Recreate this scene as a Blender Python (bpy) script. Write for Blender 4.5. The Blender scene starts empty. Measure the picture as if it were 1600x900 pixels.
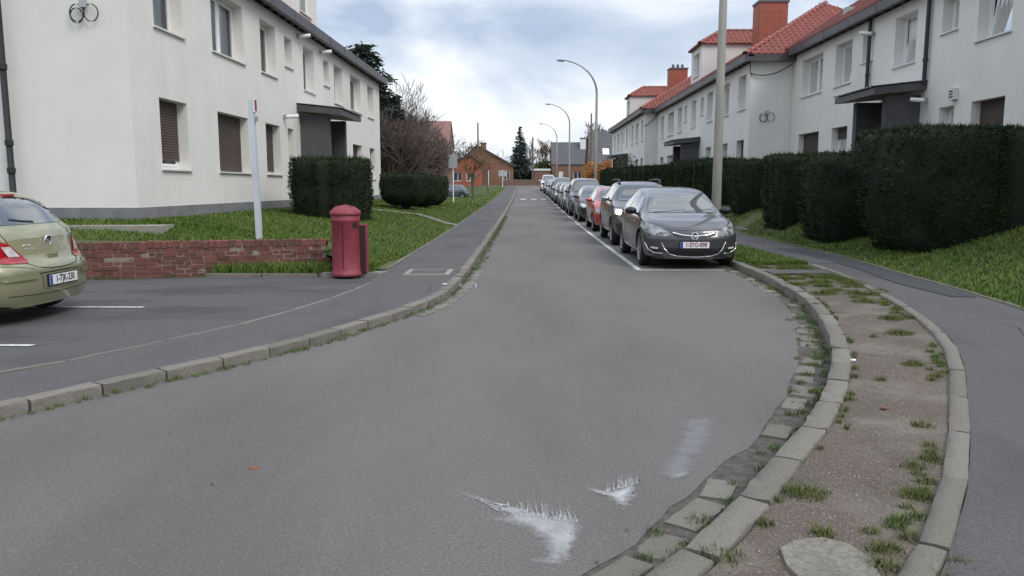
import bpy, bmesh, math, random
import numpy as np
from mathutils import Vector, Matrix
from mathutils.bvhtree import BVHTree
random.seed(7); RNG = np.random.default_rng(7)
sc = bpy.context.scene
COL = sc.collection
R = math.radians

# ------------------------------------------------------------------ camera
cam = bpy.data.cameras.new('camera'); camo = bpy.data.objects.new('camera', cam); COL.objects.link(camo)
cam.sensor_width = 36; cam.lens = 27.0; cam.clip_end = 2000; cam.clip_start = 0.05
camo.location = (0, 0, 1.5); camo.rotation_euler = (R(90 - 7.5), 0, R(0.947))
sc.camera = camo
# ------------------------------------------------------------------ sky, sun, exposure
SUN_EL, SUN_AZ = 46.0, 133.0            # azimuth clockwise from +Y: behind the camera, to the right
w = bpy.data.worlds.new('World'); sc.world = w; w.use_nodes = True
nt = w.node_tree; nt.nodes.clear()
def wn(t, **k):
    n = nt.nodes.new(t)
    for a, b in k.items(): setattr(n, a, b)
    return n
def wl(a, b): nt.links.new(a, b)
sky = wn('ShaderNodeTexSky', sky_type='NISHITA', sun_disc=False)
sky.sun_elevation = R(SUN_EL); sky.sun_rotation = R(SUN_AZ)
bg1 = wn('ShaderNodeBackground'); bg1.inputs[1].default_value = 0.09; wl(sky.outputs[0], bg1.inputs[0])
tc = wn('ShaderNodeTexCoord'); sx = wn('ShaderNodeSeparateXYZ'); wl(tc.outputs['Generated'], sx.inputs[0])
zc = wn('ShaderNodeMath', operation='MAXIMUM'); wl(sx.outputs[2], zc.inputs[0]); zc.inputs[1].default_value = 0.0
za = wn('ShaderNodeMath', operation='ADD'); wl(zc.outputs[0], za.inputs[0]); za.inputs[1].default_value = 0.42
dv = wn('ShaderNodeVectorMath', operation='DIVIDE'); wl(tc.outputs['Generated'], dv.inputs[0])
cb = wn('ShaderNodeCombineXYZ')
for i in range(3): wl(za.outputs[0], cb.inputs[i])
wl(cb.outputs[0], dv.inputs[1])
mp = wn('ShaderNodeMapping'); wl(tc.outputs['Generated'], mp.inputs[0]); mp.inputs['Scale'].default_value = (1.5, 1.5, 4.2); mp.inputs['Location'].default_value = (1.7, 0.4, 0.35)
n1 = wn('ShaderNodeTexNoise'); n1.inputs['Scale'].default_value = 2.1; n1.inputs['Detail'].default_value = 7; n1.inputs['Roughness'].default_value = 0.48; n1.inputs['Distortion'].default_value = 0.5
wl(mp.outputs[0], n1.inputs['Vector'])
rp = wn('ShaderNodeValToRGB'); wl(n1.outputs[0], rp.inputs[0])
el = rp.color_ramp.elements
el[0].position = 0.39; el[0].color = (0.37, 0.445, 0.575, 1)
el[1].position = 0.60; el[1].color = (0.84, 0.86, 0.885, 1)
e = el.new(0.49); e.color = (0.55, 0.615, 0.72, 1)
# an overcast sky is brighter overhead than at the horizon
br = wn('ShaderNodeMapRange'); wl(sx.outputs[2], br.inputs[0]); br.inputs[1].default_value = 0.25; br.inputs[2].default_value = 1.0; br.inputs[3].default_value = 0.80; br.inputs[4].default_value = 1.45
bg2 = wn('ShaderNodeBackground'); wl(rp.outputs[0], bg2.inputs[0]); wl(br.outputs[0], bg2.inputs[1])
mx = wn('ShaderNodeMixShader'); mx.inputs[0].default_value = 0.9
wl(bg1.outputs[0], mx.inputs[1]); wl(bg2.outputs[0], mx.inputs[2])
out = wn('ShaderNodeOutputWorld'); wl(mx.outputs[0], out.inputs[0])
sl = bpy.data.lights.new('sun', 'SUN'); sl.energy = 1.1; sl.angle = R(25); sl.color = (1.0, 0.95, 0.88)
so = bpy.data.objects.new('sun', sl); COL.objects.link(so)
sd = Vector((math.sin(R(SUN_AZ)) * math.cos(R(SUN_EL)), math.cos(R(SUN_AZ)) * math.cos(R(SUN_EL)), math.sin(R(SUN_EL))))
so.rotation_euler = sd.to_track_quat('Z', 'Y').to_euler(); so.location = (20, -20, 40)
sc.view_settings.view_transform = 'Standard'; sc.view_settings.look = 'None'
sc.view_settings.exposure = 0.72; sc.view_settings.gamma = 1.0; sc.view_settings.use_curve_mapping = False
sc.cycles.use_denoising = True
sc.cycles.max_bounces = 6; sc.cycles.transparent_max_bounces = 12

# ------------------------------------------------------------------ materials
M = {}
def mat(name, c, rough=0.7, c2=None, scale=8.0, detail=4, bump=0.0, bscale=None, metal=0.0, rnd=0.0, island=0.0, spec=0.5, coat=0.0, emit=None, stretch=(1, 1, 1), lo=0.35, hi=0.65, speck=None, big=None):
    m = bpy.data.materials.new(name); m.use_nodes = True; M[name] = m
    t = m.node_tree; N = t.nodes; b = N['Principled BSDF']
    def new(k, **kw):
        n = N.new(k)
        for a, v in kw.items(): setattr(n, a, v)
        return n
    b.inputs['Roughness'].default_value = rough; b.inputs['Metallic'].default_value = metal
    b.inputs['Specular IOR Level'].default_value = spec; b.inputs['Coat Weight'].default_value = coat; b.inputs['Coat Roughness'].default_value = 0.04
    col = None
    g = new('ShaderNodeTexCoord'); mpn = new('ShaderNodeMapping'); mpn.inputs['Scale'].default_value = stretch
    t.links.new(g.outputs['Object'], mpn.inputs[0])
    if c2 is not None:
        n = new('ShaderNodeTexNoise'); n.inputs['Scale'].default_value = scale; n.inputs['Detail'].default_value = detail; n.inputs['Roughness'].default_value = 0.62
        t.links.new(mpn.outputs[0], n.inputs['Vector'])
        r = new('ShaderNodeValToRGB'); t.links.new(n.outputs[0], r.inputs[0])
        r.color_ramp.elements[0].position = lo; r.color_ramp.elements[0].color = (*c, 1)
        r.color_ramp.elements[1].position = hi; r.color_ramp.elements[1].color = (*c2, 1)
        col = r.outputs[0]
    else:
        v = new('ShaderNodeRGB'); v.outputs[0].default_value = (*c, 1); col = v.outputs[0]
    def mixc(a, colour, fac, blend='MIX'):
        x = new('ShaderNodeMix', data_type='RGBA', blend_type=blend)
        t.links.new(a, x.inputs[6])
        if isinstance(colour, tuple): x.inputs[7].default_value = (*colour, 1)
        else: t.links.new(colour, x.inputs[7])
        if isinstance(fac, float): x.inputs[0].default_value = fac
        else: t.links.new(fac, x.inputs[0])
        return x.outputs[2]
    if big:                                      # large soft stains: (colour, scale, lo, hi, amount, stretch)
        bm_ = new('ShaderNodeMapping'); bm_.inputs['Scale'].default_value = big[5]; t.links.new(g.outputs['Object'], bm_.inputs[0])
        n = new('ShaderNodeTexNoise'); n.inputs['Scale'].default_value = big[1]; n.inputs['Detail'].default_value = 5; n.inputs['Roughness'].default_value = 0.6
        t.links.new(bm_.outputs[0], n.inputs['Vector'])
        r = new('ShaderNodeMapRange'); t.links.new(n.outputs[0], r.inputs[0]); r.inputs[1].default_value = big[2]; r.inputs[2].default_value = big[3]; r.inputs[4].default_value = big[4]
        col = mixc(col, big[0], r.outputs[0])
    if speck:                                    # fine aggregate: (colour, scale, threshold, amount)
        n = new('ShaderNodeTexVoronoi'); n.inputs['Scale'].default_value = speck[1]; t.links.new(mpn.outputs[0], n.inputs['Vector'])
        s2 = new('ShaderNodeSeparateColor'); t.links.new(n.outputs['Color'], s2.inputs[0])
        r = new('ShaderNodeMapRange'); t.links.new(s2.outputs[0], r.inputs[0]); r.inputs[1].default_value = speck[2]; r.inputs[2].default_value = min(1, speck[2] + 0.1); r.inputs[4].default_value = speck[3]
        col = mixc(col, speck[0], r.outputs[0])
    for kind, amt in (('obj', rnd), ('isl', island)):
        if amt:
            if kind == 'obj': q = new('ShaderNodeObjectInfo').outputs['Random']
            else: q = new('ShaderNodeNewGeometry').outputs['Random Per Island']
            r = new('ShaderNodeMapRange'); t.links.new(q, r.inputs[0]); r.inputs[3].default_value = 1 - amt; r.inputs[4].default_value = 1 + amt
            h = new('ShaderNodeHueSaturation'); t.links.new(r.outputs[0], h.inputs['Value']); t.links.new(col, h.inputs['Color']); col = h.outputs[0]
            r2 = new('ShaderNodeMapRange'); t.links.new(q, r2.inputs[0]); r2.inputs[3].default_value = 0.5 + amt * 0.05; r2.inputs[4].default_value = 0.5 - amt * 0.05
            t.links.new(r2.outputs[0], h.inputs['Hue'])
    t.links.new(col, b.inputs['Base Color'])
    if bump:
        n = new('ShaderNodeTexNoise'); n.inputs['Scale'].default_value = bscale or scale * 4; n.inputs['Detail'].default_value = 4
        t.links.new(mpn.outputs[0], n.inputs['Vector'])
        bn = new('ShaderNodeBump'); bn.inputs['Strength'].default_value = bump; bn.inputs['Distance'].default_value = 0.02
        t.links.new(n.outputs[0], bn.inputs['Height']); t.links.new(bn.outputs[0], b.inputs['Normal'])
    if emit:
        b.inputs['Emission Color'].default_value = (*emit[0], 1); b.inputs['Emission Strength'].default_value = emit[1]
    return m
mat('render_wall', (0.70, 0.683, 0.64), 0.9, (0.75, 0.733, 0.69), 1.1, bump=0.15, bscale=110, big=((0.52, 0.505, 0.47), 0.9, 0.58, 0.85, 0.42, (1.3, 1.3, 0.22)))
mat('plinth', (0.17, 0.17, 0.18), 0.85, (0.22, 0.22, 0.23), 3, bump=0.1, bscale=60, big=((0.10, 0.10, 0.09), 2.0, 0.5, 0.7, 0.5, (1, 1, 1)))
mat('dark_render', (0.075, 0.073, 0.078), 0.85, (0.095, 0.092, 0.097), 3, bump=0.1, bscale=80)
mat('fascia', (0.06, 0.057, 0.062), 0.5, (0.085, 0.08, 0.085), 2)
mat('soffit', (0.35, 0.34, 0.31), 0.8, (0.42, 0.41, 0.38), 3)
mat('pipe', (0.018, 0.018, 0.02), 0.45)
mat('white_frame', (0.80, 0.80, 0.80), 0.35)
mat('sill', (0.62, 0.62, 0.60), 0.55, (0.70, 0.70, 0.68), 5)
mat('shutter', (0.075, 0.055, 0.048), 0.6, (0.095, 0.07, 0.06), 2)
mat('curtain', (0.80, 0.80, 0.79), 0.9)
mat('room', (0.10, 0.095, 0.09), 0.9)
mat('roof_tile', (0.215, 0.055, 0.042), 0.6, (0.29, 0.082, 0.064), 1.5, rnd=0.14, island=0.14, big=((0.22, 0.09, 0.06), 1.2, 0.52, 0.75, 0.6, (1, 1, 1)))
mat('roof_under', (0.16, 0.04, 0.03), 0.8)
mat('chimney_tile', (0.30, 0.072, 0.043), 0.6, (0.35, 0.092, 0.055), 2, rnd=0.08)
mat('lead', (0.10, 0.10, 0.11), 0.5)
mat('cable', (0.015, 0.015, 0.015), 0.5)
mat('metal_grey', (0.35, 0.35, 0.36), 0.45, metal=0.6)
mat('lamp_post', (0.20, 0.195, 0.17), 0.7, (0.26, 0.25, 0.215), 6, stretch=(1, 1, 0.15))
mat('galv', (0.52, 0.55, 0.58), 0.5, (0.60, 0.63, 0.66), 4, metal=0.2, stretch=(1, 1, .3))
mat('asphalt', (0.100, 0.091, 0.085), 0.85, (0.182, 0.167, 0.157), 75, detail=3, bump=0.5, bscale=150, lo=0.30, hi=0.70, speck=((0.26, 0.245, 0.23), 170, 0.90, 0.55), big=((0.086, 0.079, 0.074), 0.55, 0.43, 0.68, 0.7, (1.0, 0.3, 1)))
mat('asphalt_walk', (0.062, 0.058, 0.058), 0.85, (0.112, 0.106, 0.104), 70, lo=0.3, hi=0.7, bump=0.3, bscale=170, speck=((0.2, 0.2, 0.2), 200, 0.9, 0.4), big=((0.052, 0.049, 0.05), 0.9, 0.48, 0.66, 0.7, (1, 0.5, 1)))
mat('asphalt_lot', (0.060, 0.057, 0.058), 0.85, (0.105, 0.10, 0.10), 60, lo=0.3, hi=0.7, bump=0.3, bscale=150, speck=((0.19, 0.19, 0.19), 200, 0.9, 0.35), big=((0.038, 0.037, 0.039), 0.6, 0.47, 0.64, 0.75, (0.6, 1.5, 1)))
mat('asphalt_patch', (0.042, 0.042, 0.045), 0.85, (0.055, 0.055, 0.058), 24, bump=0.3, bscale=150)
mat('kerb_stone', (0.155, 0.142, 0.120), 0.9, (0.245, 0.226, 0.194), 30, bump=0.5, bscale=90, rnd=0.14, speck=((0.10, 0.092, 0.078), 120, 0.86, 0.6), big=((0.13, 0.122, 0.10), 3, 0.52, 0.72, 0.7, (1, 1, 1)))
mat('concrete', (0.20, 0.19, 0.172), 0.9, (0.265, 0.252, 0.228), 7, bump=0.3, bscale=70, rnd=0.1)
mat('dirt', (0.080, 0.064, 0.049), 0.95, (0.165, 0.140, 0.112), 2.4, bump=0.8, bscale=55, speck=((0.30, 0.27, 0.225), 190, 0.80, 0.45), big=((0.095, 0.072, 0.055), 1.3, 0.46, 0.58, 0.8, (1, 1, 1)))
mat('gutter_dirt', (0.055, 0.048, 0.040), 0.95, (0.115, 0.102, 0.088), 16, bump=0.7, bscale=60)
mat('lawn_ground', (0.055, 0.080, 0.022), 0.95, (0.085, 0.10, 0.035), 3, bump=0.8, bscale=40)
mat('far_ground', (0.06, 0.075, 0.03), 0.95, (0.09, 0.09, 0.05), 0.3)
mat('grass', (0.078, 0.145, 0.022), 0.75, (0.130, 0.182, 0.040), 0.7, island=0.35, spec=0.2)
mat('grass_dry', (0.11, 0.115, 0.035), 0.8, (0.085, 0.13, 0.03), 2, island=0.4, spec=0.2)
mat('weed', (0.075, 0.12, 0.03), 0.7, (0.10, 0.15, 0.04), 5, island=0.35, spec=0.2)
mat('yew', (0.012, 0.025, 0.008), 0.7, (0.032, 0.048, 0.014), 1.3, island=0.5, spec=0.25)
mat('yew_core', (0.010, 0.016, 0.007), 0.95)
mat('bark', (0.075, 0.062, 0.05), 0.95, (0.11, 0.092, 0.075), 6)
mat('twig_red', (0.12, 0.092, 0.085), 0.95, (0.165, 0.128, 0.118), 1)
mat('twig_brown', (0.14, 0.085, 0.045), 0.95, (0.19, 0.115, 0.06), 1)
mat('spruce', (0.030, 0.050, 0.045), 0.8, (0.055, 0.08, 0.075), 1.5, island=0.4)
mat('conifer', (0.022, 0.032, 0.022), 0.85, (0.04, 0.052, 0.034), 1.0, island=0.4)
mat('leaf_orange', (0.34, 0.14, 0.03), 0.8, (0.42, 0.2, 0.05), 2, island=0.3)
mat('leaf_olive', (0.075, 0.095, 0.025), 0.8, (0.11, 0.12, 0.04), 2, island=0.4)
mat('brick_red', (0.14, 0.055, 0.042), 0.9, (0.21, 0.082, 0.062), 9, bump=0.5, bscale=50, rnd=0.3, big=((0.30, 0.26, 0.23), 7, 0.58, 0.78, 0.3, (1, 1, 1)))
mat('mortar', (0.20, 0.165, 0.14), 0.95, (0.28, 0.24, 0.20), 8, bump=0.4)
mat('coping', (0.25, 0.24, 0.2), 0.95, (0.32, 0.30, 0.25), 6, bump=0.4)
mat('house_brick', (0.17, 0.105, 0.085), 0.9, (0.22, 0.135, 0.105), 3)
mat('house_brick_orange', (0.31, 0.10, 0.06), 0.9, (0.36, 0.13, 0.075), 3)
mat('house_brick_brown', (0.20, 0.11, 0.07), 0.9, (0.25, 0.145, 0.095), 3)
mat('house_tile_red', (0.23, 0.125, 0.105), 0.9, (0.28, 0.15, 0.125), 2)
mat('house_tile_grey', (0.085, 0.083, 0.09), 0.7, (0.11, 0.107, 0.115), 2)
mat('white_paint', (0.70, 0.70, 0.68), 0.8, (0.58, 0.58, 0.56), 30)
mat('post_red', (0.215, 0.028, 0.042), 0.6, (0.25, 0.040, 0.055), 4, bump=0.1, bscale=60, big=((0.30, 0.09, 0.10), 3.5, 0.5, 0.75, 0.45, (1, 1, 1)))
mat('post_dark', (0.03, 0.008, 0.010), 0.6)
mat('rubber', (0.014, 0.014, 0.015), 0.8)
mat('black_plastic', (0.012, 0.012, 0.013), 0.5)
mat('well', (0.006, 0.006, 0.006), 0.95)
mat('alloy', (0.42, 0.42, 0.43), 0.35, metal=0.8)
mat('chrome', (0.75, 0.75, 0.76), 0.12, metal=1.0)
mat('badge', (0.62, 0.62, 0.63), 0.3, metal=0.6)
mat('seam', (0.006, 0.006, 0.007), 0.7)
mat('plate_white', (0.72, 0.72, 0.72), 0.4)
mat('plate_blue', (0.02, 0.06, 0.35), 0.4)
mat('plate_text', (0.16, 0.015, 0.02), 0.5)
mat('plate_text_dark', (0.03, 0.02, 0.03), 0.5)
mat('lamp_glass', (0.36, 0.38, 0.40), 0.12, (0.07, 0.075, 0.08), 11, coat=1.0, lo=0.4, hi=0.6)
mat('lamp_bright', (0.75, 0.77, 0.8), 0.1, (0.4, 0.42, 0.45), 8, coat=1.0)
mat('headlight_emissive', (0.9, 0.9, 0.85), 0.2, emit=((1.0, 0.96, 0.86), 14.0))
mat('tail_red', (0.42, 0.008, 0.010), 0.12, (0.26, 0.005, 0.008), 12, coat=1.0)
mat('tail_clear', (0.62, 0.60, 0.60), 0.15, (0.40, 0.36, 0.36), 20, coat=1.0)
mat('car_glass', (0.05, 0.062, 0.066), 0.03, spec=0.9, coat=1.0)
mat('seat', (0.03, 0.03, 0.032), 0.8)
mat('sign_back', (0.40, 0.41, 0.41), 0.5)
mat('sign_white', (0.78, 0.78, 0.78), 0.4)
mat('sign_red', (0.22, 0.03, 0.03), 0.5)
mat('litter', (0.8, 0.8, 0.8), 0.6)
mat('leaf_stain', (0.20, 0.085, 0.05), 0.9)
def paint(name, c):
    mat('paint_' + name, c, 0.32, metal=0.35, coat=1.0)
for n_, c_ in dict(gunmetal=(0.062, 0.058, 0.064), charcoal=(0.050, 0.048, 0.052), red=(0.42, 0.045, 0.04), ink=(0.035, 0.038, 0.05), navy=(0.06, 0.066, 0.09), slate=(0.10, 0.105, 0.12), silver=(0.33, 0.34, 0.36), white=(0.75, 0.75, 0.75), green=(0.285, 0.28, 0.165), black=(0.02, 0.02, 0.024)).items(): paint(n_, c_)
M['paint_white'].node_tree.nodes['Principled BSDF'].inputs['Metallic'].default_value = 0
M['paint_red'].node_tree.nodes['Principled BSDF'].inputs['Metallic'].default_value = 0.1
def glassmat(name, tint, ior):
    m = bpy.data.materials.new(name); m.use_nodes = True; M[name] = m
    t = m.node_tree; N = t.nodes; N.remove(N['Principled BSDF'])
    f = N.new('ShaderNodeFresnel'); f.inputs[0].default_value = ior
    a = N.new('ShaderNodeBsdfTransparent'); a.inputs[0].default_value = (*tint, 1)
    g = N.new('ShaderNodeBsdfGlossy'); g.inputs['Roughness'].default_value = 0.02
    x = N.new('ShaderNodeMixShader'); t.links.new(f.outputs[0], x.inputs[0]); t.links.new(a.outputs[0], x.inputs[1]); t.links.new(g.outputs[0], x.inputs[2])
    t.links.new(x.outputs[0], N['Material Output'].inputs[0])
glassmat('window_glass', (0.82, 0.87, 0.87), 1.6)
def decal(name, c, scale, lo, hi, rough=0.8, stretch=(1, 1, 1), amount=1.0):   # thin worn paint: holes where it has worn away
    m = bpy.data.materials.new(name); m.use_nodes = True; M[name] = m
    t = m.node_tree; N = t.nodes; b = N['Principled BSDF']; b.inputs['Base Color'].default_value = (*c, 1); b.inputs['Roughness'].default_value = rough
    g = N.new('ShaderNodeTexCoord'); mm = N.new('ShaderNodeMapping'); mm.inputs['Scale'].default_value = stretch; t.links.new(g.outputs['Object'], mm.inputs[0])
    n = N.new('ShaderNodeTexNoise'); n.inputs['Scale'].default_value = scale; n.inputs['Detail'].default_value = 6; n.inputs['Roughness'].default_value = 0.7; t.links.new(mm.outputs[0], n.inputs['Vector'])
    r = N.new('ShaderNodeMapRange'); t.links.new(n.outputs[0], r.inputs[0]); r.inputs[1].default_value = lo; r.inputs[2].default_value = hi; r.inputs[4].default_value = amount
    t.links.new(r.outputs[0], b.inputs['Alpha'])
decal('worn_white', (0.60, 0.60, 0.58), 22, 0.32, 0.52)
def powder(name, c, scale, amount):       # chalky paint dust: density falls off towards the rim (attribute 'fade'), broken up by the asphalt grain
    m = bpy.data.materials.new(name); m.use_nodes = True; M[name] = m
    t = m.node_tree; N = t.nodes; b = N['Principled BSDF']; b.inputs['Base Color'].default_value = (*c, 1); b.inputs['Roughness'].default_value = 0.95; b.inputs['Specular IOR Level'].default_value = 0.1
    g = N.new('ShaderNodeTexCoord'); n = N.new('ShaderNodeTexNoise'); n.inputs['Scale'].default_value = scale; n.inputs['Detail'].default_value = 6; n.inputs['Roughness'].default_value = 0.75; t.links.new(g.outputs['Object'], n.inputs['Vector'])
    n2 = N.new('ShaderNodeTexNoise'); n2.inputs['Scale'].default_value = 9; n2.inputs['Detail'].default_value = 3; t.links.new(g.outputs['Object'], n2.inputs['Vector'])
    at = N.new('ShaderNodeAttribute'); at.attribute_name = 'fade'
    a = N.new('ShaderNodeMath'); a.operation = 'MULTIPLY_ADD'; t.links.new(n2.outputs[0], a.inputs[0]); a.inputs[1].default_value = 0.9; t.links.new(n.outputs[0], a.inputs[2])
    a2 = N.new('ShaderNodeMath'); a2.operation = 'ADD'; t.links.new(a.outputs[0], a2.inputs[0]); t.links.new(at.outputs['Fac'], a2.inputs[1])
    r = N.new('ShaderNodeMapRange'); t.links.new(a2.outputs[0], r.inputs[0]); r.inputs[1].default_value = 1.25; r.inputs[2].default_value = 1.95; r.inputs[4].default_value = amount
    t.links.new(r.outputs[0], b.inputs['Alpha'])
powder('splash_white', (0.55, 0.55, 0.56), 110, 0.95); powder('splash_thin', (0.48, 0.48, 0.49), 120, 0.7); powder('faint_powder', (0.30, 0.30, 0.31), 120, 0.5)
decal('faint_white', (0.36, 0.36, 0.37), 20, 0.36, 0.68, amount=0.55)

# ------------------------------------------------------------------ mesh helpers
class MB:
    def __init__(s): s.v = []; s.f = []; s.m = []; s.mi = 0
    def add(s, vs, fs):
        o = len(s.v); s.v += [tuple(p) for p in vs]; s.f += [tuple(i + o for i in f) for f in fs]; s.m += [s.mi] * len(fs); return s
    def quad(s, a, b, c, d): return s.add([a, b, c, d], [(0, 1, 2, 3)])
    def poly(s, pts): return s.add(pts, [tuple(range(len(pts)))])
    def box(s, x0, x1, y0, y1, z0, z1):
        return s.add([(x0, y0, z0), (x1, y0, z0), (x1, y1, z0), (x0, y1, z0), (x0, y0, z1), (x1, y0, z1), (x1, y1, z1), (x0, y1, z1)],
                     [(0, 3, 2, 1), (4, 5, 6, 7), (0, 1, 5, 4), (1, 2, 6, 5), (2, 3, 7, 6), (3, 0, 4, 7)])
    def tube(s, pts, rad, n=8, caps=True):
        pts = [Vector(p) for p in pts]; k = len(pts)
        if not isinstance(rad, (list, tuple)): rad = [rad] * k
        vs = []; up = None
        for i, p in enumerate(pts):
            d = (pts[min(i + 1, k - 1)] - pts[max(i - 1, 0)]).normalized()
            if up is None: up = Vector((1, 0, 0)) if abs(d.x) < 0.8 else Vector((0, 1, 0))
            a = d.cross(up).normalized(); b = d.cross(a).normalized(); up = -b if False else up
            for j in range(n):
                t = 2 * math.pi * j / n; vs.append(p + a * (math.cos(t) * rad[i]) + b * (math.sin(t) * rad[i]))
        fs = [(i * n + j, i * n + (j + 1) % n, (i + 1) * n + (j + 1) % n, (i + 1) * n + j) for i in range(k - 1) for j in range(n)]
        if caps: fs += [tuple(range(n)), tuple(range((k - 1) * n, k * n))]
        return s.add(vs, fs)
    def lathe(s, prof, n=24, c=(0, 0, 0), axis='z', sx=1, sy=1):
        vs = []
        for r, z in prof:
            for j in range(n):
                t = 2 * math.pi * j / n; a, b = r * math.cos(t) * sx, r * math.sin(t) * sy
                vs.append((c[0] + a, c[1] + b, c[2] + z) if axis == 'z' else (c[0] + z, c[1] + a, c[2] + b))
        k = len(prof)
        fs = [(i * n + j, i * n + (j + 1) % n, (i + 1) * n + (j + 1) % n, (i + 1) * n + j) for i in range(k - 1) for j in range(n)]
        return s.add(vs, fs)
    def mesh(s, name, mats, smooth=False):
        me = bpy.data.meshes.new(name); me.from_pydata(s.v, [], s.f)
        for m in (mats if isinstance(mats, (list, tuple)) else [mats]): me.materials.append(M[m])
        if any(s.m): me.polygons.foreach_set('material_index', s.m)
        if smooth: me.polygons.foreach_set('use_smooth', [True] * len(s.f))
        me.update(); return me
    def build(s, name, mats, parent=None, smooth=False, **tags):
        return obj(name, s.mesh(name, mats, smooth), parent, **tags)
def obj(name, me, parent=None, loc=None, rot=None, **tags):
    o = bpy.data.objects.new(name, me); COL.objects.link(o); o.parent = parent
    if loc: o.location = loc
    if rot: o.rotation_euler = rot
    for k, v in tags.items(): o[k] = v
    return o
def empty(name, loc=(0, 0, 0), rot=(0, 0, 0), **tags): return obj(name, None, None, loc, rot, **tags)
def np_mesh(name, V, F, mats, smooth=False):       # V (n,3), F (m,k) arrays
    me = bpy.data.meshes.new(name); V = np.ascontiguousarray(V, dtype=np.float32); F = np.ascontiguousarray(F, dtype=np.int32)
    me.vertices.add(len(V)); me.vertices.foreach_set('co', V.ravel())
    k = F.shape[1]; me.loops.add(F.size); me.loops.foreach_set('vertex_index', F.ravel())
    me.polygons.add(len(F)); me.polygons.foreach_set('loop_start', np.arange(0, F.size, k, dtype=np.int32)); me.polygons.foreach_set('loop_total', np.full(len(F), k, dtype=np.int32))
    for m in (mats if isinstance(mats, (list, tuple)) else [mats]): me.materials.append(M[m])
    if smooth: me.polygons.foreach_set('use_smooth', np.ones(len(F), dtype=bool))
    me.update(calc_edges=True); me.validate(); return me
def copy_tree(o, parent=None):
    c = o.copy(); COL.objects.link(c); c.parent = parent
    for ch in o.children: copy_tree(ch, c)
    return c

def gz(y): return 1.85e-4 * min(max(y - 12, 0), 95) ** 2          # the street climbs gently away from the bend
def sm(t): t = min(max(t, 0), 1); return t * t * (3 - 2 * t)
def resample(pts, n=None, step=None):
    P = [Vector((*p, 0)) if len(p) == 2 else Vector(p) for p in pts]
    # Catmull-Rom smoothing, then even spacing
    Q = []
    for i in range(len(P) - 1):
        a, b, c, d = P[max(i - 1, 0)], P[i], P[i + 1], P[min(i + 2, len(P) - 1)]
        for k in range(8):
            t = k / 8; Q.append(0.5 * ((2 * b) + (c - a) * t + (2 * a - 5 * b + 4 * c - d) * t * t + (3 * b - a - 3 * c + d) * t ** 3))
    Q.append(P[-1])
    L = [0]
    for i in range(1, len(Q)): L.append(L[-1] + (Q[i] - Q[i - 1]).length)
    n = n or max(2, int(round(L[-1] / step)) + 1); outp = []; j = 0
    for i in range(n):
        t = L[-1] * i / (n - 1)
        while j < len(Q) - 2 and L[j + 1] < t: j += 1
        f = (t - L[j]) / max(L[j + 1] - L[j], 1e-9); outp.append(Q[j].lerp(Q[j + 1], min(f, 1)))
    return outp
def strip(name, A, B, m, zA=0.0, zB=0.0, n=160, cols=1, parent=None, za=None, **tags):
    a, b = resample(A, n), resample(B, n); mb = MB(); vs = []
    for p, q in zip(a, b):
        for c in range(cols + 1):
            t = c / cols; r = p.lerp(q, t); z = (zA(r) if callable(zA) else zA) * (1 - t) + (zB(r) if callable(zB) else zB) * t
            vs.append((r.x, r.y, gz(r.y) + z))
    k = cols + 1
    fs = [(i * k + c, i * k + c + 1, (i + 1) * k + c + 1, (i + 1) * k + c) for i in range(n - 1) for c in range(cols)]
    mb.add(vs, fs); return mb.build(name, m, parent, **tags)

# ------------------------------------------------------------------ ground plan (metres; the camera stands at 0,0 on the right-hand pavement)
LK = [(-14, -3.2), (-8.5, 0), (-6.5, 1.4), (-5.3, 2.5), (-4.5, 3.4), (-3.95, 4.12), (-3.42, 4.8), (-3.03, 5.45), (-2.77, 5.86), (-2.5, 6.25), (-2.06, 7.06), (-1.88, 7.5), (-1.70, 7.98), (-1.5, 8.5), (-1.30, 9.12), (-1.11, 9.95), (-1.0, 11.2), (-0.97, 12.6), (-0.96, 14)]
LKS = [(-0.96, 14), (-0.95, 30), (-0.93, 60), (-0.93, 104.5)]
LL = [(-15, -1.8), (-9.2, 1.5), (-7.2, 3.0), (-5.9, 4.1), (-5.0, 4.95), (-4.15, 5.88), (-3.58, 6.9), (-2.98, 8.3), (-2.64, 9.6), (-2.43, 10.9), (-2.36, 12.0), (-2.33, 13.4), (-2.32, 14)]
LLS = [(-2.32, 14), (-2.33, 24), (-2.4, 45), (-2.3, 104.5)]
RK = [(-9, -3.8), (-4.2, -1.3), (-2.2, 0), (-1.0, 1.0), (-0.2, 1.85), (0.5, 2.7), (0.79, 3.08), (1.03, 3.46), (1.25, 3.82), (1.52, 4.24), (1.66, 4.46), (1.99, 5.06), (2.26, 5.62), (2.55, 6.3), (2.9, 7.26), (3.24, 8.44), (3.53, 9.66), (3.72, 11.14), (3.82, 12.2), (3.9, 14)]
RE = [(-9.6, -3.3), (-4.6, -0.8), (-2.6, 0.45), (-1.3, 1.45), (-0.4, 2.2), (0.3, 2.9), (0.62, 3.34), (1.0, 3.92), (1.37, 4.46), (1.59, 4.86), (2.04, 5.8), (2.36, 6.55), (2.72, 7.55), (3.08, 8.66), (3.40, 10.1), (3.58, 11.5), (3.66, 12.6), (3.75, 14)]
R2 = [(-7.6, -4.5), (-2.6, -1.25), (-1.0, 0.0), (0.0, 1.05), (0.85, 2.0), (1.44, 2.74), (1.73, 3.16), (1.91, 3.42), (2.27, 4.02), (2.53, 4.48), (2.89, 5.14), (3.37, 6.04), (3.85, 7.14), (4.35, 8.78), (4.70, 10.4), (5.0, 12.2), (5.15, 14)]
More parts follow.
